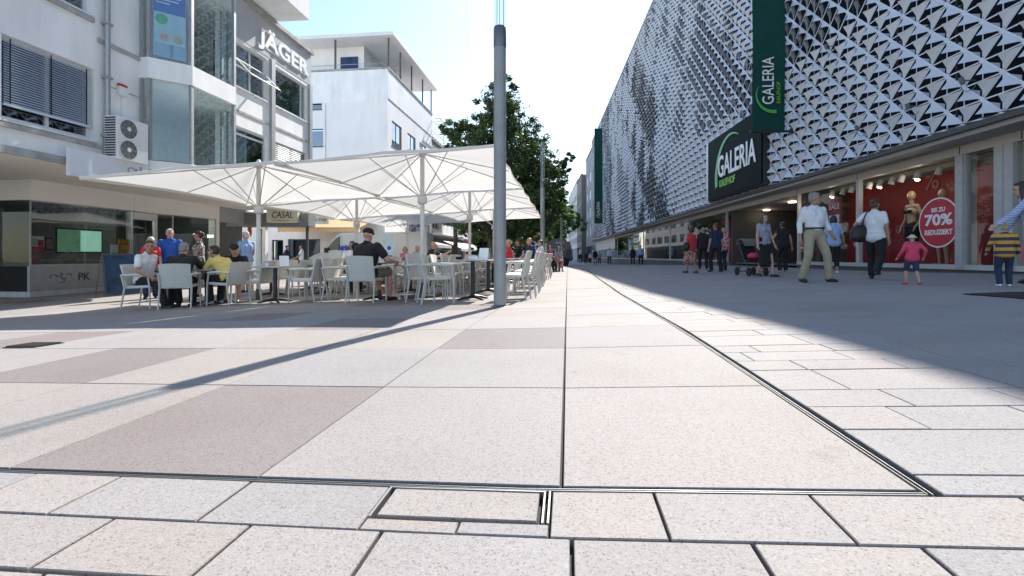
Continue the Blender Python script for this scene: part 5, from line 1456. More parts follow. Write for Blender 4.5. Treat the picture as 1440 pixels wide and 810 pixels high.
def tree(name, label, base, blobs, trunk_h, trunk_r, n, size, col, m, seed, cat='tree'):
    rr = random.Random(seed)
    b = Vector(base); t = thing(name, label, cat, b, 0, 'trees at the far end of the cafe')
    mb = MB(); mb.tube([b + Vector((0, 0, -.1)), b + Vector((.05, .0, trunk_h * .5)), b + Vector((-.05, .05, trunk_h))], [trunk_r, trunk_r * .8, trunk_r * .6], 10)
    top = b + Vector((-.05, .05, trunk_h))
    for (c, r, w) in blobs:
        q = b + Vector(c); mid = top.lerp(q, .5) + Vector((rr.uniform(-.3, .3), rr.uniform(-.3, .3), .2))
        mb.tube([top.lerp(b + Vector((0, 0, trunk_h * .7)), rr.random()), mid, q], [trunk_r * .42, trunk_r * .25, trunk_r * .08], 6)
        for _ in range(3):
            e = q + Vector((rr.uniform(-1, 1), rr.uniform(-1, 1), rr.uniform(-.4, .8))) * r[0] * .7; mb.tube([mid.lerp(q, .6), q.lerp(e, .5), e], [trunk_r * .12, trunk_r * .07, .01], 5)
    build('trunk', mb, M_bark, t, smooth=True)
    cr = MB(); tot = sum(w for _, _, w in blobs)
    for (c, r, w) in blobs:
        q = b + Vector(c)
        # clumps in the blob, leaves in each clump
        ncl = max(6, int(34 * w))
        for _ in range(ncl):
            d = Vector((rr.gauss(0, 1), rr.gauss(0, 1), rr.gauss(0, 1))).normalized() * (rr.random() ** .42)
            cc = q + Vector((d.x * r[0], d.y * r[0], d.z * r[1])); cs = rr.uniform(.25, .62) * min(r) * .55
            k = rr.uniform(.6, 1.45)
            for _ in range(int(n * w / tot / ncl)):
                e = Vector((rr.gauss(0, .5), rr.gauss(0, .5), rr.gauss(0, .38))) * cs
                p = cc + e; s = size * rr.uniform(.6, 1.3)
                ax = Vector((rr.gauss(0, 1), rr.gauss(0, 1), rr.gauss(0, .6))).normalized(); bx_ = ax.cross(Vector((rr.gauss(0, 1), rr.gauss(0, 1), rr.gauss(0, 1)))).normalized()
                kk = k * rr.uniform(.8, 1.2)
                cr.poly([p - ax * s, p + bx_ * s * .42, p + ax * s, p - bx_ * s * .42], m, (col[0] * kk, col[1] * kk, col[2] * kk))
    build('crown', cr, None, t, recalc=False)
    return t
ty_ = 31.0; tb = at(690, ty_)
S = ty_ / F
def tb_(px, py, dy=0): return ((px - 690) * S, dy, EYE + (HZ - py) * S - tb.z)
blobs = [(tb_(705, 132), (1.1, 1.5), .8), (tb_(700, 165, -.3), (1.7, 1.7), 1.3), (tb_(675, 185, .5), (1.5, 1.5), 1.1), (tb_(730, 190, .2), (1.8, 1.6), 1.4), (tb_(648, 190, .2), (1.1, .9), .6), (tb_(635, 180, .4), (.9, .7), .4),
         (tb_(700, 230, -.6), (2.4, 1.9), 2.2), (tb_(660, 225, .6), (1.8, 1.6), 1.2), (tb_(745, 235, 0), (2.1, 1.7), 1.8), (tb_(770, 255, .3), (1.6, 1.2), .9), (tb_(790, 233, .2), (1.0, .5), .35), (tb_(800, 222, .3), (.6, .35), .16),
         (tb_(700, 285, 0), (2.8, 1.8), 2.4), (tb_(745, 290, -.4), (2.2, 1.6), 1.8), (tb_(772, 292, .2), (1.3, 1.1), .8), (tb_(650, 290, .5), (2.0, 1.5), 1.2), (tb_(735, 322, 0), (2.2, 1.1), 1.6), (tb_(690, 322, 0), (2.2, 1.0), 1.3), (tb_(762, 325, .4), (1.3, .8), .6)]
tree('leafy_tree', 'tall dark green tree rising behind the umbrellas', tb, blobs, 3.2, .24, 70000, .12, (.085, .13, .045), M_leafd, 5)
def simple(label, px, y, top, wd, n, size, col, m, seed, low=1.6):
    b = at(px, y); h = EYE + (HZ - top) * y / F - b.z; w = wd * y / F
    rr = random.Random(seed); bl = []
    for k in range(9):
        f = k / 8; zz = low + .6 + (h - low - 1.2) * f; rad = w * (.5 * math.sin(math.pi * (.18 + .72 * f)) + .08)
        bl.append(((rr.uniform(-.3, .3) * w, rr.uniform(-.3, .3) * w, zz), (max(.7, rad), max(.6, (h - low) * .16)), 1.0))
    return tree('leafy_tree', label, b, bl, low + .6, .16 + .01 * h, n, size, col, m, seed)
simple('bright green sunlit tree beyond the third lamp post', 787, 52, 258, 44, 9000, .17, (.10, .19, .03), M_leafl, 8)
simple('deep green tree in the gap behind the tall dark tree', 730, 44, 268, 66, 9000, .17, (.055, .10, .032), M_leafd, 9)
simple('low dark tree between the awnings and the tall tree', 676, 48, 292, 48, 6000, .17, (.022, .045, .02), M_leafd, 10, low=1.2)
simple('small tree in front of the balcony building under the trellis', 640, 47, 205, 44, 7000, .17, (.035, .07, .02), M_leafd, 12, low=5.0)
simple('pale green tree farthest down the street before the glass block', 781, 110, 300, 26, 4500, .32, (.10, .19, .04), M_leafl, 13, low=2.5)

# bench with slats under the tree
q = at(776, 24.0)
t = thing('bench', 'dark bench with two people at the end of the chair rows', 'bench', q)
mb = MB(); mb.box(q.x - .45, q.x + .45, q.y - .25, q.y + .25, q.z + .40, q.z + .45); build('seat', mb, mat('bench_wood', (.10, .07, .05), .6, var=.2), t, bevel=.01)
mb = MB(); mb.box(q.x - .4, q.x - .34, q.y - .22, q.y + .22, q.z, q.z + .399); mb.box(q.x + .34, q.x + .4, q.y - .22, q.y + .22, q.z, q.z + .399); build('leg', mb, mat('trim_black', (.03, .03, .03), .5), t)
# ------------------------------------------------------------------ people
def sweep(bm, p0, p1, r0, r1, seg=10):
    """tapered capsule as a closed shell, to be fused into one skin"""
    p0, p1 = Vector(p0), Vector(p1); d = p1 - p0; l = d.length
    if l < 1e-6: d = Vector((0, 0, 1)); l = 1e-6
    d = d / l; ref = Vector((0, 0, 1)) if abs(d.z) < .9 else Vector((1, 0, 0)); x = d.cross(ref).normalized(); y = x.cross(d)
    prof = [(math.sin(a) * r0, -math.cos(a) * r0) for a in (.5, 1.1, 1.57)] + [(math.sin(a) * r1, l + math.cos(a) * r1) for a in (1.57, 1.1, .5)]
    rings = [[bm.verts.new(p0 + d * h + (x * math.cos(2 * math.pi * j / seg) + y * math.sin(2 * math.pi * j / seg)) * r) for j in range(seg)] for r, h in prof]
    a, b = bm.verts.new(p0 - d * r0), bm.verts.new(p1 + d * r1)
    for r, s in zip(rings, rings[1:]):
        for j in range(seg): bm.faces.new((r[j], r[(j + 1) % seg], s[(j + 1) % seg], s[j]))
    for j in range(seg): bm.faces.new((a, rings[0][(j + 1) % seg], rings[0][j])); bm.faces.new((b, rings[-1][j], rings[-1][(j + 1) % seg]))
def ell(bm, c, r, M3=None, seg=14):
    c = Vector(c); n = seg // 2; M3 = M3 or Matrix.Identity(3); rings = []
    top = bm.verts.new(c + M3 @ Vector((0, 0, r[2]))); bot = bm.verts.new(c - M3 @ Vector((0, 0, r[2])))
    for i in range(1, n):
        a = math.pi * i / n
        rings.append([bm.verts.new(c + M3 @ Vector((r[0] * math.sin(a) * math.cos(2 * math.pi * j / seg), r[1] * math.sin(a) * math.sin(2 * math.pi * j / seg), r[2] * math.cos(a)))) for j in range(seg)])
    for r_, s in zip(rings, rings[1:]):
        for j in range(seg): bm.faces.new((r_[j], s[j], s[(j + 1) % seg], r_[(j + 1) % seg]))
    for j in range(seg): bm.faces.new((top, rings[0][j], rings[0][(j + 1) % seg])); bm.faces.new((bot, rings[-1][(j + 1) % seg], rings[-1][j]))
def fuse(name, bm, voxel, m, parent, smooth_it=3):
    bmesh.ops.recalc_face_normals(bm, faces=bm.faces)
    me = bpy.data.meshes.new(name); bm.to_mesh(me); bm.free()
    o = bpy.data.objects.new(name + '_source', me); COL.objects.link(o)
    rm = o.modifiers.new('fuse', 'REMESH'); rm.mode = 'VOXEL'; rm.voxel_size = voxel
    sm = o.modifiers.new('soften', 'SMOOTH'); sm.factor = .5; sm.iterations = smooth_it
    dg = bpy.context.evaluated_depsgraph_get()
    out = bpy.data.meshes.new_from_object(o.evaluated_get(dg)); out.name = name
    bpy.data.objects.remove(o)
    out.materials.clear(); out.materials.append(m)
    out.polygons.foreach_set('use_smooth', [True] * len(out.polygons))
    return link(name, out, parent)
def ik(a, b, l1, l2, pole):
    a, b = Vector(a), Vector(b); d = b - a; L_ = d.length
    if L_ > (l1 + l2) * .995: b = a + d * ((l1 + l2) * .995 / L_); d = b - a; L_ = d.length
    k = (l1 * l1 - l2 * l2 + L_ * L_) / (2 * L_); h = math.sqrt(max(0, l1 * l1 - k * k)); u = d / L_
    p = Vector(pole) - u * Vector(pole).dot(u); p = p.normalized() if p.length > 1e-5 else Vector((0, 1, 0))
    return a + u * k + p * h, b
def cl(name, c, var=.12, rough=.85, **k): return mat(name, c, rough, var=var, scale=9, bump=.25, bscale=26, **k)
def pattern_mat(name, c0, c1, scale, kind='voronoi'):
    if name in MATS: return MATS[name]
    m = bpy.data.materials.new(name); m.use_nodes = True; nt = m.node_tree; p = nt.nodes['Principled BSDF']
    tc = nt.nodes.new('ShaderNodeTexCoord'); r = nt.nodes.new('ShaderNodeValToRGB'); r.color_ramp.interpolation = 'CONSTANT'
    if kind == 'voronoi':
        v = nt.nodes.new('ShaderNodeTexVoronoi'); v.inputs['Scale'].default_value = scale; nt.links.new(tc.outputs['Object'], v.inputs['Vector']); s = v.outputs['Color']
    else:
        v = nt.nodes.new('ShaderNodeTexWave'); v.bands_direction = 'Z'; v.inputs['Scale'].default_value = scale; v.inputs['Distortion'].default_value = .6; nt.links.new(tc.outputs['Object'], v.inputs['Vector']); s = v.outputs['Fac']
    nt.links.new(s, r.inputs[0]); e = r.color_ramp.elements; e[0].position = 0; e[0].color = (*c0, 1); e[1].position = .5; e[1].color = (*c1, 1)
    nt.links.new(r.outputs[0], p.inputs['Base Color']); p.inputs['Roughness'].default_value = .85
    MATS[name] = m; return m
SKIN = [mat('skin_light', (.48, .29, .21), .5, var=.08, scale=12), mat('skin_tan', (.37, .21, .14), .5, var=.08, scale=12), mat('skin_rosy', (.52, .28, .21), .5, var=.08, scale=12)]
M_eye = mat('eye_dark', (.03, .022, .02), .2, var=0); M_lip = mat('lip', (.36, .12, .10), .5, var=0); M_brow = mat('brow', (.06, .045, .035), .8, var=0)
HAIR = dict(dark=mat('hair_dark', (.025, .018, .014), .5, var=.3, scale=30), brown=mat('hair_brown', (.075, .045, .025), .5, var=.3, scale=30), grey=mat('hair_grey', (.22, .21, .20), .6, var=.3, scale=30), white=mat('hair_white', (.55, .52, .47), .6, var=.2, scale=30), fair=mat('hair_fair', (.33, .23, .12), .5, var=.25, scale=30))
M_shoe = mat('shoe_black', (.016, .014, .013), .4, var=.2)

def person(label, p, face, H=1.75, sit=False, lean=0.0, hands=None, feet=None, head=(0, 0), top=None, bottom=None, sleeve='short', legs='long', hair=('dark', 'short'),
           skin=0, shoe=None, build_=1.0, female=False, group=None, skirt=None, vox=.0125, seat_z=.49, hunch=0, dress=None, belt=None, lift=0.0):
    """local space: x to the figure's right, y the way it faces, z up; hands and feet are local targets for a 1.75 m figure"""
    k = H / 1.75
    z0 = gz(p[0], p[1]) + lift
    t = thing('person', label, 'person', (p[0], p[1], z0), R(face - 90), group)
    OFF[t.name] = Vector()
    if sit: hz, py = seat_z / k + .05, -.06
    else: hz, py = .925, 0.0
    if feet is None: feet = ((-.11, .42, .0), (.11, .46, .0)) if sit else ((-.10, -.02, 0), (.10, .04, 0))
    if hands is None: hands = ((-.20, .34, .66), (.20, .34, .66)) if sit else ((-.26, .05, .80), (.26, .05, .80))
    Rl = Matrix.Rotation(-lean, 3, 'X')
    pel = Vector((0, py, hz))
    T = lambda x, y, z: pel + Rl @ Vector((x, y, z))
    sw = (.165 if female else .19) * build_; hp = .095
    neck = T(0, hunch * .3 - .01, .525); chest = T(0, hunch * .1, .33)
    shl = [T(-sw + .012, hunch * .25 - .01, .462), T(sw - .012, hunch * .25 - .01, .462)]
    yaw, pit = head
    Hd = Matrix.Rotation(-yaw, 3, 'Z') @ Matrix.Rotation(-pit, 3, 'X')
    hc = neck + Vector((0, .03 + lean * .05 + hunch * .2, .135))
    hip = [pel + Vector((-hp, 0, 0)), pel + Vector((hp, 0, 0))]
    kn, an, el, wr = [], [], [], []
    for i, s in enumerate((-1, 1)):
        f = Vector(feet[i]) + Vector((0, 0, .085))
        a, b = ik(hip[i], f, .44, .43, (s * .12, 1, .15)); kn.append(a); an.append(b)
        a, b = ik(shl[i], hands[i], .29, .255, (s * .6, -1, -.5)); el.append(a); wr.append(b)
    K = lambda v: Vector(v) * k
    B = build_
    def torso(bm, e, low=-.02, tuck=False):
        if not tuck:
            sweep(bm, K(T(-.07 * B, 0, .02 + low)), K(T(.07 * B, 0, .02 + low)), (.115 * B + e * 1.9) * k, (.115 * B + e * 1.9) * k)
            sweep(bm, K(T(-.055 * B, 0, .07)), K(T(.055 * B, 0, .07)), (.112 * B + e * 1.9) * k, (.112 * B + e * 1.9) * k)
        sweep(bm, K(T(0, .012 * B, .12)), K(T(0, .0, .26)), (.118 * B + e + (B - 1) * .10) * k, (.122 * B + e) * k)
        sweep(bm, K(T(-.055 * B, 0, .14)), K(T(-.075 * B, hunch * .1, .36)), (.10 * B + e) * k, (.112 * B + e) * k); sweep(bm, K(T(.055 * B, 0, .14)), K(T(.075 * B, hunch * .1, .36)), (.10 * B + e) * k, (.112 * B + e) * k)
        for s in (0, 1): sweep(bm, K(T((-.05, .05)[s], hunch * .2, .43)), K(shl[s] - Vector((0, 0, .05))), (.062 + e) * k, (.044 + e) * k); sweep(bm, K(T((-.03, .03)[s], hunch * .2, .505)), K(shl[s].lerp(T(0, 0, .42), .3)), (.040 + e) * k, (.046 + e) * k)
        if female:
            for s in (-1, 1): ell(bm, K(T(s * .07, .095 + e, .345)), (.065 * k, .055 * k, .065 * k))
    def arm(bm, e, frac):
        for i in (0, 1):
            if frac >= 1:
                sweep(bm, K(shl[i]), K(el[i]), (.052 * B + e) * k, (.041 * B + e) * k); q = el[i].lerp(wr[i], min(1, frac - 1)); sweep(bm, K(el[i]), K(q), (.041 * B + e) * k, (.036 * B + e) * k)
            else: sweep(bm, K(shl[i]), K(shl[i].lerp(el[i], frac)), (.053 * B + e) * k, (.047 * B + e * 1.5) * k)
    def leg(bm, e, frac):
        for i in (0, 1):
            sweep(bm, K(hip[i]), K(hip[i].lerp(kn[i], min(1, frac))), (.088 * B + e) * k, (.06 * B + e) * k)
            if frac > 1: sweep(bm, K(kn[i]), K(kn[i].lerp(an[i], frac - 1)), (.058 * B + e) * k, (.043 + e * 1.6) * k)
    # ---- body
    bm = bmesh.new(); torso(bm, -.006); 
    sweep(bm, K(neck - Vector((0, 0, .05))), K(hc + Hd @ Vector((0, -.015, -.06))), .058 * k, .054 * k)
    ell(bm, K(hc + Hd @ Vector((0, -.008, .025))), (.076 * k, .094 * k, .098 * k), Hd); ell(bm, K(hc + Hd @ Vector((0, .022, -.045))), (.058 * k, .066 * k, .068 * k), Hd)
    sweep(bm, K(hc + Hd @ Vector((0, .086, .012))), K(hc + Hd @ Vector((0, .104, -.022))), .010 * k, .016 * k, 8)
    sweep(bm, K(hc + Hd @ Vector((-.03, .078, .03))), K(hc + Hd @ Vector((.03, .078, .03))), .013 * k, .013 * k, 8)
    ell(bm, K(hc + Hd @ Vector((0, .072, -.088))), (.026 * k, .022 * k, .02 * k), Hd)
    for s in (-1, 1): ell(bm, K(hc + Hd @ Vector((s * .077, -.008, -.005))), (.012 * k, .022 * k, .034 * k), Hd)
    for i, s in enumerate((-1, 1)):
        sweep(bm, K(shl[i]), K(el[i]), .050 * B * k, .040 * B * k); sweep(bm, K(el[i]), K(el[i].lerp(wr[i], .35)), .041 * B * k, .040 * B * k); sweep(bm, K(el[i].lerp(wr[i], .3)), K(wr[i]), .040 * B * k, .027 * k)
        d = (wr[i] - el[i]).normalized(); side = d.cross(Vector((s, .2, .1))).normalized(); fw = side.cross(d).normalized()
        pm = wr[i] + d * .05
        sweep(bm, K(wr[i] + d * .015), K(pm + d * .03), .026 * k, .034 * k)
        for q in range(4):
            o = side * (q - 1.5) * .019; ln = (.07, .082, .078, .06)[q]
            b0 = pm + d * .035 + o; b1 = b0 + d * ln * .5 + fw * .008 * -s; b2 = b1 + d * ln * .42 + fw * .026 * -s
            sweep(bm, K(b0), K(b1), .0105 * k, .010 * k, 6); sweep(bm, K(b1), K(b2), .010 * k, .008 * k, 6)
        b0 = wr[i] + d * .03 + side * .03; sweep(bm, K(b0), K(b0 + d * .055 + side * .026), .0125 * k, .009 * k, 6)
        sweep(bm, K(hip[i]), K(kn[i]), .084 * B * k, .056 * B * k); c_ = kn[i].lerp(an[i], .3); sweep(bm, K(kn[i]), K(c_), .054 * B * k, .056 * B * k); sweep(bm, K(c_), K(an[i]), .056 * B * k, .037 * k)
        sweep(bm, K(an[i] + Vector((0, -.02, -.045))), K(an[i] + Vector((s * .02, .15, -.06))), .036 * k, .024 * k)
    body = fuse('body', bm, vox * (.82 if vox < .02 else 1), SKIN[skin], t)
    # ---- face
    if vox < .019:
        for s in (-1, 1):
            bm_ = MB(); bm_.ball(K(hc + Hd @ Vector((s * .031, .080, .012))), .0095 * k, M_eye, seg=8); build('eye', bm_, None, t)
            bm_ = MB(); bm_.tube([K(hc + Hd @ Vector((s * .017, .091, .034))), K(hc + Hd @ Vector((s * .048, .082, .036)))], .005 * k, 5, M_brow); build('eyebrow', bm_, None, t)
        bm_ = MB(); bm_.tube([K(hc + Hd @ Vector((-.024, .083, -.058))), K(hc + Hd @ Vector((0, .091, -.056))), K(hc + Hd @ Vector((.024, .083, -.058)))], .006 * k, 5, M_lip)
        build('mouth', bm_, None, t)
    # ---- clothes
    if top is not None:
        bm = bmesh.new(); torso(bm, .010, -.03 if not sit else -.0, bool(belt)); arm(bm, .010, dict(short=.62, long=1.95, rolled=1.62, cap=.3)[sleeve])
        sweep(bm, K(neck - Vector((0, 0, .06))), K(neck - Vector((0, 0, .005))), .075 * k, .068 * k)
        fuse('top', bm, vox, top, t, 2)
    if skirt is not None:
        bm = bmesh.new(); zl = skirt[1]
        for i in (0, 1):
            a = hip[i] + Vector((0, 0, .08)); q = hip[i].lerp(kn[i], 1.0) if not sit else kn[i]
            b = Vector((q.x * .9, q.y * .8, zl)) if not sit else kn[i]
            sweep(bm, K(a), K(b), .105 * B * k, skirt[2] * k)
        sweep(bm, K(pel + Vector((0, 0, .08))), K(Vector((0, (kn[0].y + kn[1].y) * .35, zl))), .12 * k, skirt[2] * 1.1 * k)
        fuse('skirt', bm, vox, skirt[0], t, 2)
    elif bottom is not None:
        bm = bmesh.new(); sweep(bm, K(pel + Vector((-.06 * B, 0, .0))), K(pel + Vector((.06 * B, 0, .0))), .122 * B * k, .122 * B * k); sweep(bm, K(T(-.05 * B, 0, .04)), K(T(.05 * B, 0, .04)), (.118 if belt else .108) * B * k, (.118 if belt else .108) * B * k)
        leg(bm, .016, dict(long=1.96, short=1.0, knee=1.12, calf=1.6)[legs]); fuse('trousers', bm, vox, bottom, t, 2)
    if belt:
        mb = MB(); n = 20
        ring = [K(T(.172 * B * math.cos(2 * math.pi * q / n), .137 * B * math.sin(2 * math.pi * q / n), .10)) for q in range(n + 1)]
        mb.tube(ring, .017 * k, 6, cap=False); build('belt', mb, belt, t, smooth=True)
    for i, s in enumerate((-1, 1)):
        bm = bmesh.new(); a = an[i]; sweep(bm, K(a + Vector((0, -.035, -.042))), K(a + Vector((s * .02, .13, -.05))), .043 * k, .036 * k); sweep(bm, K(a + Vector((s * .02, .12, -.055))), K(a + Vector((s * .025, .17, -.06))), .036 * k, .026 * k)
        fuse('shoe', bm, vox * .9, shoe or M_shoe, t, 2)
    # ---- hair or hat
    hm, st = hair
    if st != 'none':
        bm = bmesh.new()
        if st in ('short', 'long', 'bun', 'tail', 'bob'):
            ell(bm, K(hc + Hd @ Vector((0, -.026, .052))), (.080 * k, .092 * k, .082 * k), Hd); ell(bm, K(hc + Hd @ Vector((0, -.050, .0))), (.076 * k, .062 * k, .080 * k), Hd)
            sweep(bm, K(hc + Hd @ Vector((-.035, .045, .098))), K(hc + Hd @ Vector((.035, .045, .098))), .022 * k, .022 * k)
        if st == 'long':
            for x in (-.05, 0, .05): sweep(bm, K(hc + Hd @ Vector((x, -.06, 0))), K(neck + Vector((x * 1.3, -.10, -.14))), .045 * k, .035 * k)
            for x in (-.075, .075): sweep(bm, K(hc + Hd @ Vector((x, 0, .02))), K(neck + Vector((x * 1.2, .03, -.10))), .03 * k, .025 * k)
        if st == 'bob':
            for x in (-.075, .075): sweep(bm, K(hc + Hd @ Vector((x, -.01, .02))), K(hc + Hd @ Vector((x * .95, -.02, -.075))), .032 * k, .028 * k)
            sweep(bm, K(hc + Hd @ Vector((-.04, -.07, -.04))), K(hc + Hd @ Vector((.04, -.07, -.04))), .045 * k, .045 * k)
        if st == 'bun': ell(bm, K(hc + Hd @ Vector((0, -.105, .07))), (.045 * k,) * 3)
        if st == 'tail': sweep(bm, K(hc + Hd @ Vector((0, -.11, .05))), K(hc + Hd @ Vector((0, -.15, -.10))), .036 * k, .018 * k)
        if st == 'fringe': 
            ell(bm, K(hc + Hd @ Vector((0, -.045, -.01))), (.082 * k, .065 * k, .05 * k), Hd)
        if st in ('cap', 'hat'):
            ell(bm, K(hc + Hd @ Vector((0, -.005, .062))), (.092 * k, .106 * k, .075 * k), Hd)
            if st == 'cap': sweep(bm, K(hc + Hd @ Vector((-.035, .10, .045))), K(hc + Hd @ Vector((.035, .10, .045))), .024 * k, .024 * k); sweep(bm, K(hc + Hd @ Vector((0, .10, .045))), K(hc + Hd @ Vector((0, .15, .035))), .022 * k, .018 * k)
            else:
                n = 16
                for q in range(n):
                    a, b = 2 * math.pi * q / n, 2 * math.pi * (q + 1) / n
                    sweep(bm, K(hc + Hd @ Vector((.135 * math.cos(a), .145 * math.sin(a), .028))), K(hc + Hd @ Vector((.135 * math.cos(b), .145 * math.sin(b), .028))), .02 * k, .02 * k, 6)
                    sweep(bm, K(hc + Hd @ Vector((.10 * math.cos(a), .11 * math.sin(a), .036))), K(hc + Hd @ Vector((.10 * math.cos(b), .11 * math.sin(b), .036))), .02 * k, .02 * k, 6)
        fuse('hair' if st not in ('cap', 'hat') else st, bm, vox * .9, HAIR[hm] if hm in HAIR else hm, t, 2)
    info = dict(k=k, shl=shl, neck=neck, wr=wr, pel=pel, hc=hc, T=T, an=an, el=el, kn=kn)
    Mw = Matrix.Translation((p[0], p[1], z0)) @ Matrix.Rotation(R(face - 90), 4, 'Z')
    info['w'] = lambda v: Mw @ (Vector(v) * k)
    t_, info['t'] = t, t
    return info

def held(name, label, cat, bm, loc, m, vox=.014):
    t = fuse(name, bm, vox, m, None, 2); tag(t, label, cat); 
    for v in t.data.vertices: v.co -= Vector(loc)
    t.location = loc
    return t
C_white = cl('cotton_white', (.72, .72, .74)); C_khaki = cl('khaki', (.36, .31, .22)); C_black = cl('cloth_black', (.014, .014, .016)); C_navy = cl('cloth_navy', (.02, .028, .07))
C_blue = cl('tshirt_blue', (.025, .10, .42)); C_yellow = cl('tshirt_yellow', (.66, .52, .16)); C_lblue = cl('shirt_light_blue', (.30, .42, .68)); C_red = cl('cloth_red', (.60, .04, .05)); C_pink = cl('knit_pink', (.62, .06, .13))
C_denim = cl('denim_dark', (.03, .04, .085)); C_grey = cl('cloth_grey', (.30, .32, .38)); C_rose = cl('leggings_rose', (.50, .16, .22)); C_cream = cl('hat_cream', (.60, .54, .42)); C_olive = cl('shorts_olive', (.20, .17, .12))
P_dots = pattern_mat('dress_pattern', (.03, .025, .03), (.40, .34, .32), 38); P_flower = pattern_mat('flower_pattern', (.30, .03, .04), (.42, .33, .24), 30)
P_stripe = pattern_mat('sweater_stripes', (.035, .04, .09), (.55, .30, .03), 3.2, 'wave'); P_bstripe = pattern_mat('shirt_stripes', (.55, .58, .68), (.15, .22, .48), 12, 'wave')
M_bag = mat('bag_black', (.015, .015, .017), .5, var=.2)

def ppl(px, y): q = at(px, y); return (q.x, q.y)
# --- in front of the store
person('man in an untucked white shirt and khaki trousers striding past the shop windows', ppl(1145, 9.6), -86, 1.82, feet=((-.27, .04, 0), (.19, -.08, 0)), hands=((-.27, .10, .92), (.25, -.04, .86)),
       head=(-.95, .05), top=C_white, bottom=C_khaki, sleeve='rolled', hair=('grey', 'short'), skin=1, belt=mat('belt_leather', (.04, .025, .015), .4))
w = person('woman in white t-shirt and black trousers carrying a black shoulder bag', ppl(1230, 9.9), 42, 1.68, feet=((-.09, .20, 0), (.10, -.34, .10)), hands=((-.34, .18, 1.10), (.24, .02, .82)), head=(.2, .05), top=C_white, bottom=C_black, hair=('brown', 'bun'), female=True, skin=1)
bm = bmesh.new(); c = Vector(w['w']((-.24, -.10, .98))); ell(bm, c, (.20, .11, .19)); sweep(bm, c + Vector((-.1, 0, -.08)), c + Vector((.12, .03, -.08)), .1, .1)
held('shoulder_bag', 'black leather shoulder bag on the woman in the white t-shirt', 'bag', bm, c, M_bag)
mb = MB(); mb.tube([w['w'](v) for v in ((-.22, -.10, 1.12), (-.17, -.12, 1.28), (-.13, -.11, 1.40), (-.12, -.02, 1.475), (-.13, .10, 1.42), (-.19, .14, 1.25), (-.24, .08, 1.10))], .013, 6)
tag(build('bag_strap', mb, M_bag, None, smooth=True), 'thin black bag strap over the shoulder of the white t-shirt', 'strap')
person('toddler in a pink top and cream sun hat walking towards the window', ppl(1283, 8.05), 78, .85, feet=((-.11, .16, 0), (.12, -.18, .02)), hands=((-.36, .12, .95), (.34, .0, .95)), top=C_pink, bottom=C_denim, sleeve='long', legs='short', hair=(C_cream, 'hat'), skin=0, shoe=C_red, build_=1.12, vox=.0105)
person('small child in a yellow and navy striped sweater and dark trousers', ppl(1413, 6.95), 58, .93, feet=((-.10, .0, 0), (.10, .06, 0)), hands=((-.30, .22, .95), (.30, .15, .85)), head=(0, .1), top=P_stripe, bottom=C_navy, sleeve='long', hair=('fair', 'short'), skin=0, shoe=C_white, build_=1.12, vox=.0105)
person('woman in a blue striped shirt and pink trousers bending towards the child', ppl(1461, 7.3), 140, 1.62, lean=.32, hands=((-.30, .55, .92), (.18, .40, .85)), head=(0, .25), top=P_bstripe, bottom=C_rose, sleeve='long', hair=('dark', 'long'), female=True)
person('woman with long hair in a grey top and long black skirt pushing a buggy', ppl(1074, 12.6), -72, 1.68, feet=((-.09, .22, 0), (.09, -.12, .02)), hands=((-.24, .14, .84), (.30, .10, .84)), head=(0, .12), top=C_grey, sleeve='cap', skirt=(C_black, .36, .10), hair=('brown', 'long'), female=True)
person('woman all in black seen from behind at the store entrance', ppl(1101, 15.4), 80, 1.66, hands=((-.36, .1, 1.02), (.28, .0, .85)), top=C_black, bottom=C_black, sleeve='cap', hair=('dark', 'bun'), female=True, skin=1, vox=.016, shoe=mat('shoe_beige', (.4, .35, .3), .5))
person('woman in a light blue top and black cropped trousers behind the white shirted man', ppl(1172, 13.3), 70, 1.64, hands=((-.26, .05, .8), (.30, .1, .82)), top=C_lblue, bottom=C_black, legs='calf', hair=('dark', 'bob'), female=True, skin=1, vox=.016, shoe=C_white)
w = person('woman in a red top and flowered skirt with a dark bag', ppl(972, 16.8), 118, 1.63, feet=((-.10, .12, 0), (.10, -.16, 0)), top=C_red, skirt=(P_flower, .45, .14), hair=('dark', 'bob'), female=True, vox=.016, skin=1)
bm = bmesh.new(); c = Vector(w['w']((-.28, -.02, .98))); ell(bm, c, (.12, .14, .17)); held('shoulder_bag', 'dark shoulder bag on the woman in the red top', 'bag', bm, c, M_bag, .02)
person('man in a dark suit walking away between red and navy walkers', ppl(989, 20.3), 75, 1.80, feet=((-.12, .15, 0), (.12, -.1, 0)), top=C_black, bottom=C_black, sleeve='long', hair=('grey', 'short'), vox=.018, shoe=M_shoe)
person('man in a navy sweater and dark trousers near the window pillar', ppl(1007, 17.2), 100, 1.77, feet=((-.11, .12, 0), (.11, -.14, 0)), top=C_navy, bottom=C_black, sleeve='short', hair=('brown', 'short'), vox=.016)
person('woman in a red and white patterned top beside the man in the navy sweater', ppl(1018, 18.4), 100, 1.66, top=pattern_mat('red_white', (.5, .04, .05), (.65, .6, .58), 26), bottom=C_navy, hair=('fair', 'bob'), female=True, vox=.018)
far = 'people far down the street'
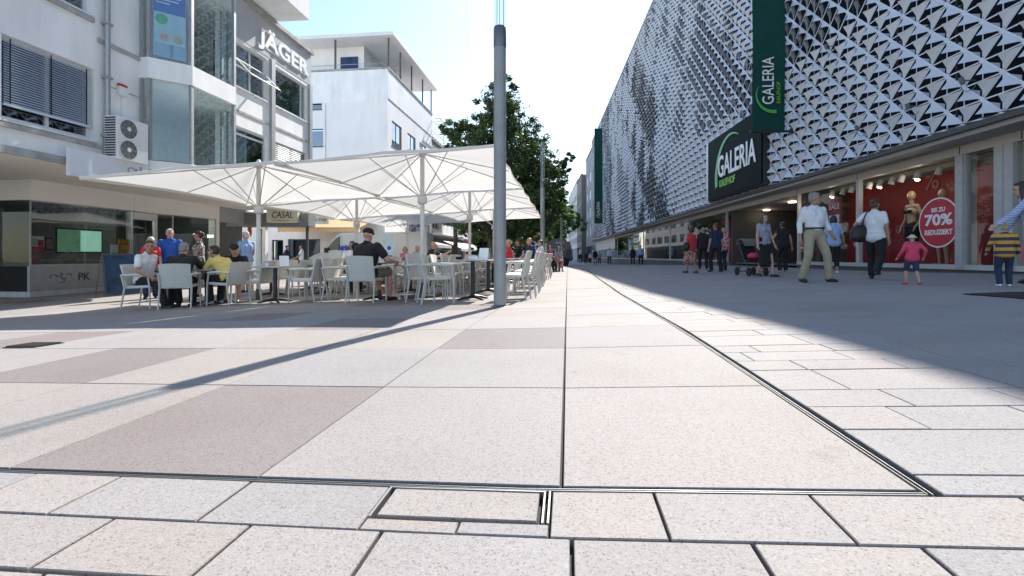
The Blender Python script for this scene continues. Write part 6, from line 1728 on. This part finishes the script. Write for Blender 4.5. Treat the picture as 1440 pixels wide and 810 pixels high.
for px_, y, f_, H_, a, b, lab, fem in ((901, 43, -90, 1.78, C_lblue, C_black, 'distant man in a blue shirt and dark trousers by the glass shop front', False), (890, 45, 80, 1.7, C_black, C_black, 'distant dark clothed figure left of the man in the blue shirt', True),
        (857, 50, -95, 1.8, C_white, C_navy, 'distant man in white top and dark trousers below the far banner', False), (837, 53, 85, 1.75, C_black, C_olive, 'distant figure in black and olive walking near the shadow edge', False),
        (824, 68, 90, 1.72, C_navy, C_black, 'tiny distant figure in navy left of the far banner', True), (816, 78, -90, 1.75, C_black, C_navy, 'tiny distant figure nearest the street end on the right', False), (830, 74, -90, 1.7, C_white, C_black, 'tiny distant figure in a white top below the grey office', True), (843, 66, 90, 1.7, C_grey, C_black, 'tiny distant figure in grey by the pale end wall', True)):
    person(lab, ppl(px_, y), f_, H_, top=a, bottom=b, feet=((-.11, .14, 0), (.11, -.16, 0)), sleeve='long', hair=('dark', 'short'), vox=.03, female=fem, group=far)
# --- cafe guests: front group
def seatp(o): return (o.location.x, o.location.y)
sit_ = dict(sit=True)
fA = math.degrees(chA.rotation_euler.z) + 90
person('seated man in a white short sleeved shirt turning back in his chair', seatp(chA), fA - 12, 1.78, sit=True, lean=.10, hands=((-.30, .05, .70), (.24, .30, .62)), feet=((-.12, .40, 0), (.14, .52, 0)), head=(.75, .0), top=C_white, bottom=C_black, hair=('dark', 'short'), skin=1, hunch=.1)
person('seated man in a black jacket with his back to us', seatp(chB), 112, 1.80, sit=True, lean=.42, hands=((-.18, .62, .78), (.20, .60, .78)), head=(.3, .2), top=C_black, bottom=C_black, sleeve='long', hair=('grey', 'short'), skin=2, hunch=.25, build_=1.08)
person('seated person in a dark cap and black t-shirt facing us across the table', seatp(chC), 286, 1.74, sit=True, lean=.38, hands=((-.22, .60, .76), (.22, .55, .76)), head=(-.1, .25), top=C_black, bottom=C_olive, legs='short', hair=(C_black, 'cap'), skin=2, hunch=.2)
person('seated man in a yellow t-shirt leaning forward on his forearms', seatp(chD), 158, 1.78, sit=True, lean=.62, hands=((-.10, .66, .68), (.12, .64, .66)), feet=((-.12, .34, 0), (.13, .40, 0)), head=(-.2, .1), top=C_yellow, bottom=C_black, hair=('dark', 'short'), skin=1, hunch=.25, shoe=cl('trainers_grey', (.3, .3, .3)))
person('short haired blonde woman in red behind the man in the white shirt', ppl(212, 12.0), -60, 1.56, top=C_red, bottom=C_navy, hair=('white', 'bob'), female=True, head=(.2, .1))
person('standing man with white hair in a bright blue t-shirt', ppl(239, 12.4), -66, 1.78, top=C_blue, bottom=C_denim, hair=('white', 'short'), skin=2, head=(-.3, .1), build_=1.08)
person('standing dark haired woman in a black and white patterned dress', ppl(280, 12.3), 205, 1.70, hands=((-.22, .12, .84), (.2, .2, .92)), top=P_dots, skirt=(P_dots, .55, .13), hair=('dark', 'tail'), female=True, skin=1, head=(.2, .2))
person('older man in a light blue shirt and beige trousers standing by the umbrella pole', ppl(346, 13.5), 150, 1.74, hands=((-.2, .16, .92), (.2, .18, .9)), top=C_lblue, bottom=C_khaki, hair=('white', 'short'), skin=2, head=(-.2, .15), sleeve='short')
chI = used[[o['label'] for o in used].index('white woven chair under the man in the black cap')]
person('large seated man in a black t-shirt, shorts and black cap seen from behind', seatp(chI), 66, 1.90, sit=True, lean=.14, hands=((-.25, .5, .74), (.34, .34, .70)), feet=((-.10, .5, 0), (.16, .42, 0)), head=(-.1, .1), top=C_black, bottom=C_olive, legs='short', hair=(C_black, 'cap'), skin=2, build_=1.3)
person('seated dark haired man in white looking our way in front of the van', ppl(495, 12.8), 300, 1.74, sit=True, lean=.1, hands=((-.15, .3, .95), (.2, .4, .75)), head=(.4, .05), top=C_white, bottom=C_navy, hair=('dark', 'short'), skin=1, vox=.015)
person('bald seated man in black in profile left of the tall lamp post', ppl(606, 15.6), -6, 1.80, sit=True, lean=.22, hands=((-.16, .5, .95), (.18, .46, .9)), head=(.1, .1), top=C_black, bottom=C_navy, hair=('grey', 'fringe'), skin=2, vox=.016, build_=1.1)
person('seated man with thinning hair just left of the bald man in black', ppl(588, 18.0), -30, 1.72, sit=True, top=C_grey, bottom=C_navy, hair=('white', 'fringe'), skin=2, vox=.018)
person('seated grey haired woman farther left behind the empty chairs under the long awning', ppl(570, 18.5), -70, 1.68, sit=True, top=C_rose, bottom=C_navy, hair=('grey', 'bob'), female=True, skin=2, vox=.018)
person('broad bald man in a dark t-shirt seated in the row by the second lamp post', ppl(746, 17.0), 200, 1.86, sit=True, lean=.15, top=C_navy, bottom=C_black, hair=('grey', 'fringe'), skin=2, vox=.016, build_=1.15, seat_z=.55)
person('small seated figure in white beside the broad bald man', ppl(758, 17.6), 195, 1.70, sit=True, top=C_white, bottom=C_black, hair=('dark', 'short'), vox=.016, seat_z=.55)
person('red faced seated guest with reddish hair just right of the tall lamp post', ppl(713, 15.2), 175, 1.78, sit=True, top=C_red, bottom=C_black, hair=('fair', 'fringe'), skin=2, vox=.016)
person('seated guest with dark skin tone shadowed face behind the chair row', ppl(727, 17.4), 185, 1.80, sit=True, top=C_black, bottom=C_black, hair=('dark', 'short'), skin=1, vox=.016, seat_z=.55)
q = at(776, 24.0)
person('seated woman in a red top at the street end of the bench', (q.x - .15, q.y), -50, 1.66, sit=True, lean=.2, top=C_red, bottom=C_black, hair=('dark', 'bob'), female=True, vox=.018)
person('seated person in pale clothes bending forward on the bench', (q.x + .28, q.y), -75, 1.66, sit=True, lean=.4, hands=((-.1, .5, .6), (.1, .5, .6)), top=C_grey, bottom=C_rose, legs='knee', hair=('brown', 'long'), female=True, vox=.018)
person('dark silhouetted man bending at the counter of the pale shop', ppl(400, 27.0), 10, 1.78, lean=.25, hands=((-.2, .4, 1.0), (.2, .4, 1.0)), top=C_navy, bottom=C_black, sleeve='long', hair=('dark', 'short'), skin=1, vox=.022)
person('waiter in a white top before the dark shop window by the van', ppl(424, 26.0), 190, 1.74, hands=((-.2, .3, 1.0), (.2, .3, 1.0)), top=C_white, bottom=C_black, hair=('dark', 'short'), skin=1, vox=.022)

# --- buggy beside the woman in the long skirt
b = at(1056, 13.4)
t = thing('buggy', 'dark baby buggy with a pink cushion beside the woman in the long skirt', 'buggy', b)
P = lambda x, y, z: b + Vector((x, y, z))
mb = MB()
for s in (-.2, .2):
    mb.tube([P(s, -.35, .12), P(s, .0, .48), P(s, .34, .98)], .014, 8); mb.tube([P(s, .33, .12), P(s, .0, .50)], .014, 8)
mb.tube([P(-.2, .34, .98), P(.2, .34, .98)], .016, 8); mb.tube([P(-.2, -.35, .12), P(.2, -.35, .12)], .012, 8); mb.tube([P(-.2, .33, .12), P(.2, .33, .12)], .012, 8)
build('frame', mb, mat('buggy_frame', (.08, .08, .085), .4, .3), t, smooth=True)
for x in (-.23, .23):
    for y in (-.35, .33):
        mb = MB(); mb.lathe(P(x - .02, y, .12), [(.075, 0), (.115, .0), (.12, .02), (.115, .04), (.075, .04)], 18, axis=(1, 0, 0)); w_ = build('wheel', mb, mat('tyre', (.02, .02, .02), .8), t, smooth=True)
        mb = MB(); mb.lathe(P(x - .016, y, .12), [(.078, 0), (.07, .03), (.02, .034)], 14, axis=(1, 0, 0)); build('rim', mb, M_white, w_, smooth=True)
mb = MB(); mb.hexa([P(-.19, -.30, .42), P(.19, -.30, .42), P(.19, .10, .38), P(-.19, .10, .38), P(-.19, -.30, .46), P(.19, -.30, .46), P(.19, .10, .43), P(-.19, .10, .43)])
mb.hexa([P(-.19, .10, .40), P(.19, .10, .40), P(.19, .30, .86), P(-.19, .30, .86), P(-.19, .06, .42), P(.19, .06, .42), P(.19, .26, .88), P(-.19, .26, .88)]); build('seat', mb, C_black, t)
mb = MB()
for i in range(5):
    a0, a1 = R(20 + i * 26), R(20 + (i + 1) * 26)
    mb.hexa([P(-.2, .22 + .30 * -math.cos(a), .72 + .32 * math.sin(a)) for a in (a0, a1)] + [P(.2, .22 + .30 * -math.cos(a), .72 + .32 * math.sin(a)) for a in (a1, a0)] + [P(-.2, .22 + .28 * -math.cos(a), .72 + .30 * math.sin(a)) for a in (a0, a1)] + [P(.2, .22 + .28 * -math.cos(a), .72 + .30 * math.sin(a)) for a in (a1, a0)])
build('hood', mb, mat('hood_grey', (.16, .15, .14), .8), t)
bm = bmesh.new(); ell(bm, P(0, -.12, .55), (.15, .18, .09)); c_ = fuse('cushion', bm, .02, C_pink, None, 2)
for v in c_.data.vertices: v.co -= Vector(b)
c_.parent = t

# --- mannequins in the window
M_man = mat('mannequin_skin', (.52, .34, .22), .35, var=.05)
def mannequin(label, px_, py_top, n):
    a, z = G.pz(px_, py_top, n); f = G.w(a, n, .37); z_ = .45
    t = thing('mannequin', label, 'mannequin', f, 0, 'mannequins in the shop window'); Q = lambda x, y, z: f + Gr * x + Vector((-GC, GS, 0)) * y + Vector((0, 0, z))
    s = (z - f.z) / 1.80; bm = bmesh.new()
    def S(p, q, r0, r1): sweep(bm, Q(*[c * s for c in p]), Q(*[c * s for c in q]), r0 * s, r1 * s)
    for x in (-1, 1):
        S((x * .09, 0, .9), (x * .10, .03, .5), .08, .052); S((x * .10, .03, .5), (x * .10, 0, .1), .05, .035); S((x * .10, -.02, .07), (x * .11, .14, .08), .035, .022)
        S((x * .17, 0, 1.42), (x * .26, -.04, 1.15), .042, .034); S((x * .26, -.04, 1.15), (x * .22, .10, .93), .034, .022); S((x * .22, .10, .93), (x * .21, .14, .83), .026, .014)
    S((-.06, 0, .93), (.06, 0, .93), .11, .11); S((0, 0, 1.0), (0, 0, 1.2), .095, .10); S((-.06, 0, 1.3), (.06, 0, 1.3), .10, .10); S((-.14, 0, 1.42), (.14, 0, 1.42), .06, .06); S((0, 0, 1.44), (0, .02, 1.58), .05, .045)
    ell(bm, Q(0, .02 * s, 1.68 * s), (.08 * s, .095 * s, .115 * s)); S((0, .1, 1.68), (0, .12, 1.65), .012, .016)
    for x in (-1, 1): ell(bm, Q(x * .065 * s, .09 * s, 1.3 * s), (.06 * s, .06 * s, .06 * s))
    b_ = fuse('figure', bm, .014, M_man, t, 3)
    for v in b_.data.vertices: v.co -= Vector(f)
    bm = bmesh.new()
    for x in (-1, 1): sweep(bm, Q(x * .09 * s, 0, .92 * s), Q(x * .10 * s, .02 * s, .66 * s), .10 * s, .085 * s)
    sweep(bm, Q(-.06 * s, 0, .95 * s), Q(.06 * s, 0, .95 * s), .125 * s, .125 * s); c_ = fuse('shorts', bm, .016, C_black, t, 2)
    for v in c_.data.vertices: v.co -= Vector(f)
    bm = bmesh.new()
    for x in (-1, 1): ell(bm, Q(x * .065 * s, .10 * s, 1.3 * s), (.066 * s, .062 * s, .05 * s))
    sweep(bm, Q(-.1 * s, .0, 1.30 * s), Q(.1 * s, 0, 1.30 * s), .1 * s, .1 * s) if False else None
    c_ = fuse('bikini_top', bm, .012, C_black, t, 2)
    for v in c_.data.vertices: v.co -= Vector(f)
    mb = MB(); mb.box(-.27, .27, -.22, .22, 0, .012); mb.v = [tuple(Q(v[0], v[1], v[2]) ) for v in mb.v]; build('stand_plate', mb, M_steel, t)
mannequin('bald mannequin in a black bikini top and shorts left of the round sticker', 1283, 268, NSH - .8)
mannequin('second bald mannequin half hidden behind the round sticker', 1327, 265, NSH - .9)
# red sale rack in the entrance
a = G.px(1052, NSH - 1.2)[0]; c = G.w(a, NSH - 1.2, .25)
t = thing('clothes_rack', 'red clothes on a metal rack inside the store entrance', 'clothes rack', c)
mb = MB()
for s in (-.6, .6): mb.tube([c + Vector((s, 0, 0)), c + Vector((s, 0, 1.5))], .018, 8)
mb.tube([c + Vector((-.6, 0, 1.5)), c + Vector((.6, 0, 1.5))], .018, 8); build('rail', mb, M_steel, t)
for i in range(9):
    x = -.52 + i * .13; mb = MB(); d = .02 * math.sin(i * 2)
    mb.hexa([c + Vector((x - .03, -.26 + d, .45)), c + Vector((x + .03, -.26 + d, .45)), c + Vector((x + .03, .26 + d, .45)), c + Vector((x - .03, .26 + d, .45)), c + Vector((x - .02, -.18, 1.42)), c + Vector((x + .02, -.18, 1.42)), c + Vector((x + .02, .18, 1.42)), c + Vector((x - .02, .18, 1.42))])
    build('garment', mb, [C_red, M_red, C_pink][i % 3], t)
